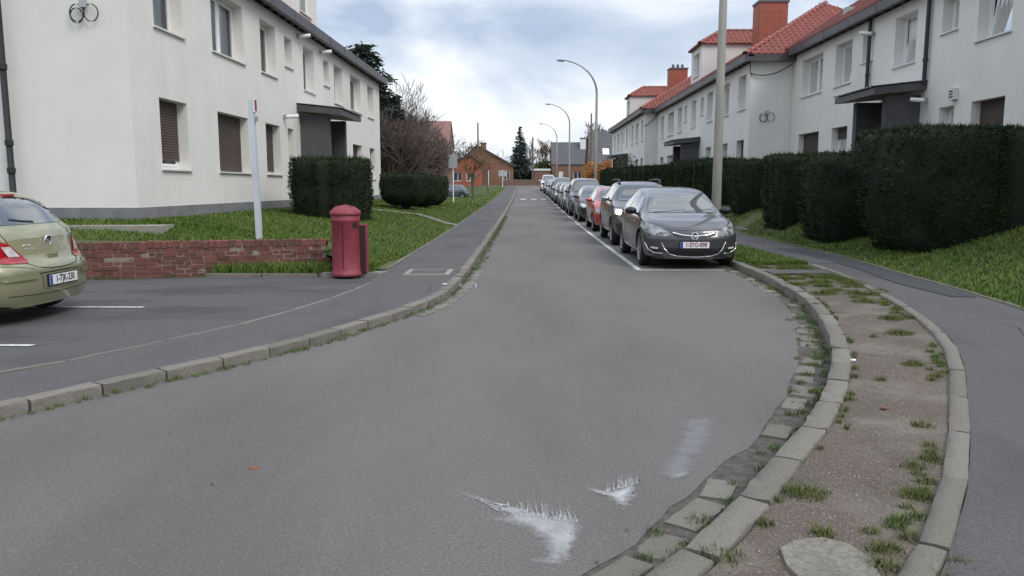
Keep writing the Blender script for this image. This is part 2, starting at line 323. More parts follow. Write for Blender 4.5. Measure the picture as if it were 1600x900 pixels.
RW = [(-5.6, -6.0), (-0.6, -2.6), (1.2, -1.0), (2.4, 0.6), (3.6, 2.8), (4.5, 4.9), (5.3, 7.0), (5.72, 8.96), (5.9, 10.5), (6.05, 12.2), (6.3, 15.2)]
def off(pts, d, n=90):      # parallel curve, positive to the right of travel
    P = resample(pts, n); o = []
    for i, p in enumerate(P):
        t = (P[min(i + 1, n - 1)] - P[max(i - 1, 0)]).normalized(); o.append((p.x + t.y * d, p.y - t.x * d))
    return o

# big sheet to the horizon
mb = MB(); ys = [-400, -60, -10, 0, 6, 12] + list(range(16, 108, 4)) + [130, 200, 600, 1500]; xs = [-1500, -300, -60, 0, 60, 300, 1500]
def low(x, y): return gz(y) * (1 - 0.75 * min(max((-2.33 - x) / 5, 0), 1) * (1 - sm((y - 84) / 18)))
xs = [-1500, -60, -7.4, -2.3, 0, 60, 1500]
mb.add([(x, y, low(x, y) - (0.16 if x > -2 else 0.4 - .24 * sm((y - 90) / 14))) for y in ys for x in xs], [(j * 7 + i, j * 7 + i + 1, (j + 1) * 7 + i + 1, (j + 1) * 7 + i) for j in range(len(ys) - 1) for i in range(6)])
mb.build('ground', 'far_ground', kind='structure')
RE2 = [(p.x + random.gauss(0, .010), p.y + random.gauss(0, .010)) for p in resample(RE, 150)]
road = strip('road', LK, RE2, 'asphalt', n=160, cols=6, kind='structure')
strip('road_straight', LKS, [(3.76, 14), (3.8, 30), (3.85, 60), (3.85, 104.5)], 'asphalt', n=120, cols=3, kind='structure')
mb = MB(); mb.quad((-60, 104.5, gz(104.5)), (60, 104.5, gz(104.5)), (60, 111.5, gz(107) + 0.01), (-60, 111.5, gz(107) + 0.01)); mb.build('cross_road', 'asphalt', kind='structure')
# left pavement, parking bay
def zl(p): return 0.03 + 0.075 * sm((p.y - 10.5) / 3)
KW = 0.145
strip('pavement', off(LK, -KW), LL, 'asphalt_walk', lambda p: .073 + .032 * sm((p.y - 8) / 5), zl, n=120, cols=2, kind='structure')
strip('pavement_straight', [(x - KW, y) for x, y in LKS], LLS, 'asphalt_walk', 0.105, 0.105, n=120, kind='structure')
lot_far = [(-40, 2), (-40, 8), (-40, 10), (-30, 11), (-20, 11.2), (-12, 11.4), (-7.05, 12.1), (-5.2, 12.62), (-2.5, 12.72), (-2.42, 12.8)]
strip('parking_lot', [(x - 0.10, y + 0.02) for x, y in LL[:11]], lot_far, 'asphalt_lot', 0.022, 0.018, n=60, cols=4, kind='structure')
# right verge, pavement
strip('verge', off(RK, KW), R2, 'dirt', 0.085, 0.095, n=110, cols=3, kind='structure')
strip('footway', off(R2, 0.11), RW, 'asphalt_walk', 0.11, 0.115, n=110, cols=2, kind='structure')
strip('gutter', off(RE, -0.12), off(RK, 0.02), 'gutter_dirt', -0.0025, -0.004, n=110, cols=1, kind='structure')
strip('gutter_straight', [(3.75, 14), (3.79, 30), (3.84, 60), (3.84, 104)], [(3.93, 14), (3.98, 30), (4.02, 60), (4.02, 104)], 'gutter_dirt', 0.005, 0.005, n=60, kind='structure')
RKS = [(3.9, 14), (3.95, 30), (4.0, 60), (4.0, 104)]
strip('verge_straight', [(4.05, 14), (4.1, 30), (4.15, 60), (4.15, 104)], [(5.15, 14), (5.2, 18.8), (5.2, 60), (5.2, 104)], 'lawn_ground', 0.10, 0.11, n=100, kind='structure')
strip('footway_straight', [(5.15, 14), (5.2, 18.8), (5.2, 60), (5.2, 104)], [(6.22, 14), (6.35, 18.4), (6.4, 60), (6.4, 104)], 'asphalt_walk', 0.115, 0.12, n=100, kind='structure')
# dark resurfaced band along the footway
pp = [(6.26, 17.5), (6.2, 15.5), (6.02, 12.9), (5.86, 11.0), (5.72, 9.7)]
qq = [(5.62, 17.3), (5.75, 15.0), (5.62, 12.8), (5.40, 11.2), (5.42, 9.75)]
strip('asphalt_patch', pp, qq, 'asphalt_patch', 0.1215, 0.1205, n=40, cols=2, kind='structure')
# small crossing slab over the verge
strip('verge_crossing', [(4.0, 12.35), (4.5, 12.42), (5.0, 12.45)], [(4.02, 12.95), (4.5, 13.0), (5.06, 13.02)], 'asphalt_walk', 0.112, 0.114, n=12, kind='structure')

# lawns as height fields
def zleft(x, y):
    x0 = -2.33
    t = x0 - x
    hgt = 0.11 + 0.42 * sm(t / 1.7) + 0.36 * min(max((t - 1.7) / 3.2, 0), 1)
    if y > 40: hgt = hgt + (0.11 - 0.12 * sm(t / 3) - hgt) * sm((y - 40) / 12)
    return low(x, y) + hgt
def wall_y(x): return 12.34 + 0.27 * (x + 7.05)
def zright(x, y):
    x0 = 6.32
    s = sm((y - 17) / 6)
    a = 0.12 + 0.95 * sm((x - 6.0) / 5.2); b = 0.12 + 0.6 * sm((x - 6.35) / 1.2) + 0.35 * sm((x - 7.5) / 3)
    return gz(y) * 0.8 + a + (b - a) * s
def field(name, xa, xb, ys, zf, m, n=14, **tags):
    mb = MB(); vs = []
    for y in ys:
        for i in range(n + 1):
            x = xa(y) + (xb(y) - xa(y)) * i / n; vs.append((x, y, zf(x, y)))
    k = n + 1; mb.add(vs, [(j * k + i, j * k + i + 1, (j + 1) * k + i + 1, (j + 1) * k + i) for j in range(len(ys) - 1) for i in range(n)])
    return mb.build(name, m, smooth=True, kind='structure', **tags)
YS = [14.5 + 0.5 * i for i in range(58)] + [44 + 2 * i for i in range(31)]
def lx(y): return -2.335 - 0.07 * sm((y - 14) / 25) + 0.1 * sm((y - 45) / 55)
field('lawn', lambda y: lx(y), lambda y: -12.0 if y > 38 else -7.25 + 0.01 * (y - 14.3), YS, zleft, 'lawn_ground', 16)
# terrace behind the brick wall, and the strip between it and the house
mb = MB(); vs = []; XT = [-2.33, -2.7, -3.0, -3.35, -3.45] + [-3.8 - 0.4 * i for i in range(27)]
for x in XT:
    yw = wall_y(max(x, -9.5)) + 0.12 if x < -3.4 else 12.84
    for j in range(9):
        y = yw + (14.5 - yw) * j / 8; t = sm(j / 8)
        za = 0.555 if x < -3.4 else zleft(x, 13.0); zb_ = zleft(max(x, -7.2), 14.5); vs.append((x, y, za + (zb_ - za) * t))
mb.add(vs, [(i * 9 + j, i * 9 + j + 1, (i + 1) * 9 + j + 1, (i + 1) * 9 + j) for i in range(len(XT) - 1) for j in range(8)])
mb.build('lawn_terrace', 'lawn_ground', smooth=True, kind='structure')
def zterr(x, y):
    yw = wall_y(max(x, -9.5)) + 0.12 if x < -3.4 else 12.86
    if y > 14.5: return zleft(max(x, -7.2), y)
    t = sm((y - yw) / (14.5 - yw)); za = 0.555 if x < -3.4 else zleft(x, 13.0); return za + (zleft(max(x, -7.2), 14.5) - za) * t
mb = MB(); mb.poly([(-5.25, 12.60, 0.06), (-2.6, 12.66, 0.07), (-2.6, 12.95, 0.08), (-3.3, 13.4, 0.12), (-5.3, 12.95, 0.10)]); mb.build('grass_bed', 'lawn_ground', kind='structure')
def rx(y): 
    P = RW
    for i in range(len(P) - 1):
        if P[i][1] <= y <= P[i + 1][1]: return P[i][0] + (P[i + 1][0] - P[i][0]) * (y - P[i][1]) / (P[i + 1][1] - P[i][1])
    return 6.36
RYS = [2 + 0.5 * i for i in range(60)] + [32 + 2 * i for i in range(37)]
field('lawn_bank', lambda y: rx(y) - 0.02, lambda y: 14, RYS, lambda x, y: zright(x, y) if y > 15 else zright(x, y) - 0.0 + 0.02 * 0, 'lawn_ground', 26)
# entrance paths
def path(name, x0, x1, y0, y1, zf, lift=0.03, n=10):
    mb = MB()
    for i in range(n):
        a = x0 + (x1 - x0) * i / n; b = x0 + (x1 - x0) * (i + 1) / n
        vs = [(a, y0, zf(a, y0) + lift), (b, y0, zf(b, y0) + lift), (b, y1, zf(b, y1) + lift), (a, y1, zf(a, y1) + lift)]
        mb.poly(vs); mb.quad(vs[0], vs[1], (b, y0, vs[1][2] - .1), (a, y0, vs[0][2] - .1))
    return mb.build(name, 'concrete', kind='structure')
path('garden_path', -7.1, -2.4, 26.9, 27.6, zleft, .012)
path('garden_path', 7.5, 10.5, 23.4, 24.3, zright)

# ------------------------------------------------------------------ kerbs: single stones
def stone_mesh(name, ch=0.012):
    bm = bmesh.new(); bmesh.ops.create_cube(bm, size=1.0)
    bmesh.ops.scale(bm, vec=(1, 1, 1), verts=bm.verts)
    es = [e for e in bm.edges if all(v.co.z > 0.4 for v in e.verts)]
    bmesh.ops.bevel(bm, geom=es, offset=0.06, segments=2, affect='EDGES', profile=0.6)
    me = bpy.data.meshes.new(name); bm.to_mesh(me); bm.free(); me.materials.append(M['kerb_stone']); return me
def rough_stone(k):
    rs = random.Random(k); bm = bmesh.new(); nx = 7; prof = [(-.5, -.5), (-.5, .42), (-.49, .47), (-.45, .5), (0, .505), (.45, .5), (.49, .47), (.5, .42), (.5, -.5)]; rings = []
    for i in range(nx + 1):
        x = -.5 + i / nx; e = .03 if i in (0, nx) else 0; ring = []
        for j, (y, z) in enumerate(prof):
            jj = 0 if j in (0, 8) else 1; ring.append(bm.verts.new((x + rs.gauss(0, .004), y * (1 - e * .6) + rs.gauss(0, .014) * jj, z - e * .4 * jj + rs.gauss(0, .008) * jj)))
        rings.append(ring)
    for i in range(nx):
        for j in range(8): bm.faces.new((rings[i][j], rings[i][j + 1], rings[i + 1][j + 1], rings[i + 1][j]))
    bm.faces.new(rings[0][::-1]); bm.faces.new(rings[-1]); bmesh.ops.recalc_face_normals(bm, faces=bm.faces)
    for f in bm.faces: f.smooth = True
    me = bpy.data.meshes.new('kerb_stone'); bm.to_mesh(me); bm.free(); me.set_sharp_from_angle(angle=R(50)); me.materials.append(M['kerb_stone']); return me
STONE = [rough_stone(k) for k in range(7)]
def kerb(name, pts, length, width, zbot, ztop, side, gap=0.02, upto=1e9, tag='kerb', jit=1.0, mm='kerb_stone'):
    root = empty(name, kind='structure')
    P = resample(pts, step=length); rest = []
    for i in range(len(P) - 1):
        a, b = P[i], P[i + 1]; d = b - a; L = d.length; t = d.normalized(); nrm = Vector((t.y, -t.x, 0)) * side
        c = (a + b) / 2 + nrm * width / 2; z0 = gz(c.y); zt0 = ztop; ztop = zt0(c) if callable(zt0) else zt0
        if a.y > upto: rest.append((a, b, nrm)); ztop = zt0; continue
        if a.y < -0.5 and a.x < -6: ztop = zt0; continue
        o = obj('kerb_stone', random.choice(STONE), root, (c.x + random.gauss(0, .004) * jit, c.y, z0 + (zbot + ztop) / 2 + random.gauss(0, .004) * jit), (random.gauss(0, .012) * jit, math.atan2(gz(b.y) - gz(a.y), L) * -1 + random.gauss(0, .004) * jit, math.atan2(t.y, t.x) + random.gauss(0, .008) * jit))
        o.scale = (L - gap, width, ztop - zbot); ztop = zt0
    if rest:
        mb = MB()
        for a, b, n in rest:
            g = (b - a).normalized() * 0.01; a2, b2 = a + g, b - g; q = [a2, b2, b2 + n * width, a2 + n * width]
            mb.add([(p.x, p.y, gz(p.y) + zbot) for p in q] + [(p.x, p.y, gz(p.y) + ztop) for p in q], [(4, 5, 6, 7), (0, 1, 5, 4), (2, 3, 7, 6), (1, 2, 6, 5), (3, 0, 4, 7)])
        mb.build('far_kerb_stones', mm, root, kind='stuff')
    return root
kerb('left_kerb', LK, 0.5, KW, -0.12, lambda p: .082 + .033 * sm((p.y - 8) / 5), -1, gap=.016)
kerb('left_kerb_straight', LKS, 1.0, KW, -0.12, 0.115, -1, upto=45)
kerb('right_kerb', RK, 0.62, KW, -0.12, 0.108, 1)
kerb('right_kerb_straight', RKS, 1.0, KW, -0.12, 0.108, 1, upto=24)
kerb('footway_edging', R2, 0.86, 0.11, -0.1, 0.118, 1, jit=0.6)
kerb('pavement_edging', LL, 1.0, 0.06, -0.1, 0.036, -1, jit=0.3)
kerb('lawn_edging', [(-2.33, 13), (-2.34, 24), (-2.41, 45), (-2.31, 104)], 1.0, 0.06, -0.05, 0.125, -1, upto=42, jit=0.5)
kerb('footway_back_edging', [(5.72, 8.9), (5.9, 10.5), (6.05, 12.2), (6.3, 15.2), (6.36, 18)], 1.0, 0.05, -0.05, 0.128, 1, jit=0.5)
kerb('grass_bed_edging', [(-5.3, 12.56), (-3.9, 12.6), (-2.5, 12.66)], 0.9, 0.07, -0.05, 0.075, -1, jit=0.6)
# gutter setts along the right-hand kerb
root = empty('gutter_setts', kind='structure')
G = resample(off(RK, -0.16), step=0.36)
for i, p in enumerate(G):
    if p.y < 2.2 or random.random() < 0.36: continue
    t = (G[min(i + 1, len(G) - 1)] - G[i - 1]).normalized(); ln = random.uniform(0.22, 0.34)
    o = obj('gutter_sett', random.choice(STONE), root, (p.x + random.gauss(0, .02), p.y, -0.027 + random.gauss(0, .005)), (random.gauss(0, .03), random.gauss(0, .03), math.atan2(t.y, t.x) + random.gauss(0, .08)))
    o.scale = (ln, random.uniform(0.13, 0.18), 0.06)
G = resample(off(LK, 0.12), step=0.5)
for i, p in enumerate(G):
    if p.y < 9.0 or p.y > 13.6: continue
    t = (G[min(i + 1, len(G) - 1)] - G[i - 1]).normalized()
    o = obj('gutter_sett', random.choice(STONE), root, (p.x, p.y, -0.02), (0, 0, math.atan2(t.y, t.x))); o.scale = (0.46, 0.17, 0.06)
# manhole slabs
mb = MB(); mb.box(-0.37, 0.37, -0.40, 0.40, 0.06, 0.112); mb.mi = 1; mb.box(-0.29, 0.29, -0.32, 0.32, 0.1, 0.1155)
mb.build('inspection_cover', ['coping', 'asphalt_walk'], None, label='rectangular inspection cover with pale concrete frame set in left pavement', category='manhole cover').location = (-1.58, 12.6, 0)
root = empty('drain_grate', (-0.86, 11.6, 0.0), (0, 0, R(4)), label='small iron drain grate in the gutter by the left kerb bend', category='drain')
mb = MB(); mb.box(-.13, .13, -.2, -.17, 0, .012); mb.box(-.13, .13, .17, .2, 0, .012); mb.box(-.13, -.1, -.17, .17, 0, .012); mb.box(.1, .13, -.17, .17, 0, .012); mb.build('frame', 'metal_grey', root)
for i in range(5):
    mb = MB(); mb.box(-.1, .1, -.14 + i * .065, -.11 + i * .065, .001, .009); mb.build('bar', 'black_plastic', root)
# loose concrete slab in the verge
mb = MB(); pts = [(0.98, 2.72), (1.0, 2.86), (1.09, 2.93), (1.2, 2.95), (1.28, 2.9), (1.32, 2.78), (1.28, 2.6), (1.0, 2.58)]
n = len(pts); mb.add([(x, y, .05) for x, y in pts] + [(x, y, .104) for x, y in pts], [tuple(range(n, 2 * n))] + [(i, (i + 1) % n, n + (i + 1) % n, n + i) for i in range(n)])
mb.build('concrete_slab', 'kerb_stone', label='flat grey concrete slab lying in the dirt verge at the bottom edge', category='slab')
# ------------------------------------------------------------------ painted markings
def inpoly(p, poly):
    c = False; j = len(poly) - 1
    for i in range(len(poly)):
        (xi, yi), (xj, yj) = poly[i], poly[j]
        if (yi > p[1]) != (yj > p[1]) and p[0] < (xj - xi) * (p[1] - yi) / (yj - yi) + xi: c = not c
        j = i
    return c

def sheet(name, polys, m, z=0.005, **tags):
    mb = MB()
    for p in polys: mb.poly([(x, y, gz(y) + z) for x, y in p])
    return mb.build(name, m, kind='structure', **tags)
def lin(x0, x1, y0, y1): return [(x0, y0), (x1, y0), (x1, y1), (x0, y1)]
segs = []
y = 13.86
for i in range(120):
    if y > 74: break
    on = 1.0; gap = 0.0
    segs.append(lin(2.03, 2.13, y, y + 1.0)); y += 1.0 if y < 27 else 1.55
sheet('parking_line', segs, 'worn_white')
sheet('parking_line_end', [lin(2.135, 3.62, 13.86, 13.95)], 'worn_white')
sheet('give_way_line', [lin(-0.35, 0.12, 62.6, 64.2), lin(0.5, 0.95, 62.6, 64.2), lin(1.33, 1.75, 62.6, 64.2)], 'worn_white')
sheet('worn_road_line', [lin(-0.7, 0.8, 50.6, 52.0)], 'faint_white')
mb = MB(); mb.box(-3.0, -0.95, 104.2, 104.5, gz(104) + .02, gz(104) + .13); mb.build('kerb_end', 'concrete', kind='structure')
sheet('bay_line', [lin(-8.6, -4.70, 9.25, 9.33), lin(-8.6, -4.60, 6.95, 7.03)], 'worn_white', 0.030)
# white paint splashes on the road
def blob(pts, jitter, n=70):
    P = resample([*pts, pts[0]], n)[:-1]; return [(p.x + random.gauss(0, jitter), p.y + random.gauss(0, jitter)) for p in P]
root = empty('paint_splash', label='large white paint splash with streaks on the road nearest the camera', category='paint splash')
def add_fade(o, vals):
    at = o.data.attributes.new('fade', 'FLOAT', 'POINT'); at.data.foreach_set('value', vals); return o
def splash(root, outlines, streaks):
    for P, m, z in outlines:
        A_ = np.array(P); B_ = np.roll(A_, -1, 0); g = .011; x0, y0 = A_.min(0) - .03; x1, y1 = A_.max(0) + .03; nx, ny = int((x1 - x0) / g) + 1, int((y1 - y0) / g) + 1; pts = []; fd = []
        for b in range(ny + 1):
            for a in range(nx + 1):
                q = np.array((x0 + a * g, y0 + b * g)); d = B_ - A_; t = np.clip(((q - A_) * d).sum(1) / ((d * d).sum(1) + 1e-12), 0, 1); ds = np.sqrt((((A_ + d * t[:, None]) - q) ** 2).sum(1)).min(); ins = inpoly(q, P)
                pts.append((q[0], q[1], z)); fd.append(min(.9, .34 + ds * 9) if ins else max(0, .34 - ds * 14))
        k = nx + 1; mb = MB(); mb.add(pts, [(b * k + a, b * k + a + 1, (b + 1) * k + a + 1, (b + 1) * k + a) for b in range(ny) for a in range(nx) if max(fd[b * k + a], fd[b * k + a + 1], fd[(b + 1) * k + a]) > .02])
        add_fade(mb.build('paint_patch', m, root), fd)
    for (x0, y0, x1, y1, wd) in streaks:
        mb = MB(); n = 8; d = Vector((x1 - x0, y1 - y0, 0)); nn = Vector((-d.y, d.x, 0)).normalized(); vs = []; fd = []
        for i in range(n):
            t = i / (n - 1); c = Vector((x0, y0, 0.0062)) + d * t + nn * random.gauss(0, .0015); ww = wd * (1 - t) ** 0.6 + 0.0008
            vs += [tuple(c + nn * ww), tuple(c), tuple(c - nn * ww)]; fd += [.25 * (1 - t), .95 - .55 * t, .25 * (1 - t)]
        mb.add(vs, [(3 * i + a, 3 * i + a + 1, 3 * i + a + 4, 3 * i + a + 3) for i in range(n - 1) for a in (0, 1)]); add_fade(mb.build('paint_streak', 'splash_white', root), fd)
st = []
for i in range(9): x0 = random.uniform(-.16, -.04); st.append((x0, 3.42 + random.uniform(-.04, .06), x0 - random.uniform(.12, .26), 3.6 + random.uniform(-.02, .12), random.uniform(.003, .007)))
for i in range(34): x0 = random.uniform(-.12, .24); st.append((x0, 3.38 - max(x0, 0) * .3 + random.uniform(-.04, .02), x0 + random.gauss(-.01 - .08 * max(0, .1 - x0), .015), 3.44 + random.uniform(.01, .11), random.uniform(.003, .008)))
splash(root, [(blob([(-.15, 3.43), (-.04, 3.45), (.05, 3.41), (.12, 3.36), (.2, 3.36), (.255, 3.31), (.235, 3.15), (.19, 3.0), (.165, 2.89), (.1, 2.91), (.03, 2.93), (.08, 2.99), (.07, 3.1), (.02, 3.2), (-.05, 3.27), (-.13, 3.31), (-.09, 3.36)], .006), 'splash_thin', .0052),
              (blob([(-.12, 3.42), (-.02, 3.43), (.06, 3.385), (.02, 3.33), (-.06, 3.36)], .007, 40), 'splash_white', .0072),
              (blob([(.2, 3.3), (.245, 3.3), (.21, 3.1), (.17, 2.9), (.15, 3.0), (.17, 3.18)], .006, 40), 'splash_white', .0072), (blob([(.04, 2.935), (.1, 2.94), (.16, 2.90), (.1, 2.905)], .004, 30), 'splash_white', .0072)], st)
root = empty('paint_splash', label='smaller white paint splash on the road, right of the large one', category='paint splash')
st = [(random.uniform(.38, .42), 3.6, random.uniform(.2, .33), 3.72 + random.uniform(0, .06), .005) for i in range(3)]
for i in range(24): x0 = random.uniform(.40, .58); st.append((x0, 3.64 + (x0 - .4) * .6, x0 + random.gauss(.015, .01), 3.74 + (x0 - .4) * .7 + random.uniform(0, .09), random.uniform(.003, .007)))
splash(root, [(blob([(.36, 3.63), (.45, 3.68), (.57, 3.79), (.55, 3.65), (.5, 3.5), (.475, 3.42), (.43, 3.53)], .007), 'splash_white', .0055)], st)
root = empty('paint_mark', label='faint worn white rectangle on the asphalt near the right gutter', category='road marking')
splash(root, [(blob([(1.03, 4.84), (1.2, 4.86), (1.17, 4.55), (.93, 4.0), (.8, 3.8), (.7, 3.9), (.86, 4.3)], .012), 'faint_powder', .005), (blob([(.77, 3.83), (.85, 3.86), (.86, 3.92), (.79, 3.9)], .005, 24), 'splash_thin', .0065)], [])

# ------------------------------------------------------------------ buildings
def building(name, loc, rotz, side, length, zb, dz, eave, windows, depth=9.0, near_hip=True, overrun=0.0, label='', porch=None, tiles=True, stair=None, pitch=0.62, near_wall=True, cam_near=True, pattern=None, pipes=(), hip_parts=False):
    """facade runs along local +y (u); side=+1: the house lies towards +x, its front looks to -x; d = metres in front of the facade"""
    root = empty(name, loc, (0, 0, rotz), label=label, category='building', group='white rendered terrace blocks')
    P = lambda u, d, z: (-side * d, u, z)
    WT = 0.32
    us = sorted({0, length, *[a for wn_ in windows for a in (wn_[0], wn_[1])]}); zs = sorted({zb, eave, *[a for wn_ in windows for a in (wn_[2], wn_[3])]})
    mb = MB()
    for i in range(len(us) - 1):
        for j in range(len(zs) - 1):
            uc, zc_ = (us[i] + us[i + 1]) / 2, (zs[j] + zs[j + 1]) / 2
            if any(a < uc < b and c < zc_ < d for a, b, c, d, *_ in windows): continue
            mb.quad(P(us[i], 0, zs[j]), P(us[i + 1], 0, zs[j]), P(us[i + 1], 0, zs[j + 1]), P(us[i], 0, zs[j + 1]))
    for a, b, c, d, *_ in windows:
        for q in (((a, c), (a, d)), ((b, c), (b, d)), ((a, d), (b, d)), ((a, c), (b, c))):
            (u0, z0), (u1, z1) = q; mb.quad(P(u0, 0, z0), P(u1, 0, z1), P(u1, -WT, z1), P(u0, -WT, z0))
    mb.build('wall', 'render_wall', root)
    top = eave + 0.2
    mb = MB(); mb.quad(P(0, 0, zb), P(0, -depth, zb), P(0, -depth, top), P(0, 0, top)); mb.build('end_wall', 'render_wall', root)
    mb = MB(); mb.quad(P(length, 0, zb), P(length, -depth, zb), P(length, -depth, top), P(length, 0, top)); mb.build('end_wall', 'render_wall', root)
    mb = MB(); mb.quad(P(0, -depth, zb), P(length, -depth, zb), P(length, -depth, top), P(0, -depth, top)); mb.build('back_wall', 'render_wall', root)
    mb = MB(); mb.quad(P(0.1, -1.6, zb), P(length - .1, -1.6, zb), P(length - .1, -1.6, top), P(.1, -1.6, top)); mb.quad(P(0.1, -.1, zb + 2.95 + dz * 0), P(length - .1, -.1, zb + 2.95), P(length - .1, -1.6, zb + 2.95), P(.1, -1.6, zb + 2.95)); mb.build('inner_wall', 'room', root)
    # plinth, proud of the wall
    mb = MB(); x0, x1 = sorted((P(0, 0.02, 0)[0], P(0, -depth, 0)[0])); mb.box(x0, x1, -0.02, length + .02, zb - 0.5, zb + 0.215); mb.build('plinth', 'plinth', root)
    # fascia gutter + soffit
    OH = 0.36; lo, hi = eave - 0.02, eave + 0.27
    def ring(d0, d1, z0, z1, nm, m, u_lo, u_hi, parent=root):
        mb = MB(); a, b = sorted((P(0, d0, 0)[0], P(0, d1, 0)[0])); mb.box(a, b, u_lo, u_hi, z0, z1); return mb.build(nm, m, parent)
    e0 = -OH if near_hip else 0
    ring(OH - .14, OH, lo, hi, 'gutter_box', 'fascia', e0, length + (OH if not overrun else 0))
    ring(0.002, OH - .14, hi - .1, hi - .03, 'soffit', 'fascia', e0, length + (OH if not overrun else 0))
    if near_hip:
        mb = MB(); a, b = sorted((P(0, OH - .14, 0)[0], P(0, -depth, 0)[0])); mb.box(a, b, -OH, -OH + .14, lo + .002, hi - .002); mb.build('gutter_box', 'fascia', root)
        mb = MB(); mb.box(a, b, -OH + .14, 0.0, hi - .098, hi - .032); mb.build('soffit', 'fascia', root)
    if not overrun:
        mb = MB(); a, b = sorted((P(0, OH - .14, 0)[0], P(0, -depth, 0)[0])); mb.box(a, b, length + OH - .14, length + OH, lo + .002, hi - .002); mb.build('gutter_box', 'fascia', root)
    # rafter ends under the gutter
    n = int(length / 0.62); mb = MB()
    for i in range(n):
        u = 0.2 + i * 0.62; a, b = sorted((P(0, 0.003, 0)[0], P(0, OH - .15, 0)[0])); mb.box(a, b, u, u + .09, lo + .01, hi - .105)
    mb.build('rafter_ends', 'fascia', root, kind='stuff')
    # gutter joints
    for i in range(int(length / 2)):
        u = 1.0 + 2 * i; a, b = sorted((P(0, OH + .008, 0)[0], P(0, OH - .02, 0)[0])); mb = MB(); mb.box(a, b, u, u + .05, lo - .006, hi + .006); mb.build('gutter_joint', 'fascia', root)
    # roof
    rh = (depth / 2 + OH) * pitch; zr = hi + rh - .03; zt = hi - .03; hu = depth / 2 + OH
    uA = -OH if near_hip else 0; uB = length + (overrun or OH); rA = uA + hu if near_hip else uA; rB = uB if overrun else uB - hu
    mb = MB(); E0, E1 = P(uA, OH, zt), P(uB, OH, zt); B0, B1 = P(uA, -depth - OH, zt), P(uB, -depth - OH, zt); T0, T1 = P(rA, -depth / 2, zr), P(rB, -depth / 2, zr)
    mb.quad(E0, E1, T1, T0); mb.quad(B0, B1, T1, T0); mb.poly([E0, B0, T0]); mb.poly([E1, B1, T1])
    roof = mb.build('roof', 'roof_under', root)
    if tiles:
        sl_ = math.hypot(hu, rh); V = Vector((side * hu, 0, rh)) / sl_; U = Vector((0, 1, 0)); Nn = Vector((-side * rh, 0, hu)) / sl_
        tile_field(roof, Vector(E0), U, V, Nn, [(0, 0), (uB - uA, 0), (rB - uA, sl_), (rA - uA, sl_)], 0)
        if near_hip:
            V2 = Vector((0, hu, rh)) / sl_; N2 = Vector((0, -rh, hu)) / sl_; U2 = Vector((side, 0, 0))
            tile_field(roof, Vector(E0), U2, V2, N2, [(0, 0), (depth + 2 * OH, 0), (depth / 2 + OH, sl_)], 300 if hip_parts else 0)
            # hip ridge tiles
            a, b = Vector(E0), Vector(T0); d = (b - a); n = int(d.length / 0.36); q = d.to_track_quat('Y', 'Z').to_euler()
            for i in range(n): obj('ridge_tile', RIDGE, roof, a + d * (i / n) + Vector((0, 0, .02)), q)
        a, b = Vector(T0), Vector(T1); d = b - a; n = int(d.length / 0.36)
        for i in range(n): obj('ridge_tile', RIDGE, roof, a + d * (i / n) + Vector((0, 0, .02)))
    for wdef in windows: window(root, P, side, WT, *wdef)
    if porch: make_porch(root, P, side, *porch)
    for u, z0, z1 in pipes:
        mb = MB(); mb.tube([P(u, .09, z0), P(u, .09, z1)], .055, 10); 
        for z in np.arange(z0 + .6, z1, 1.9): mb.tube([P(u, .09, z), P(u, .09, z + .07)], .07, 10)
        mb.build('downpipe', 'pipe', root, smooth=False)
    return root, P
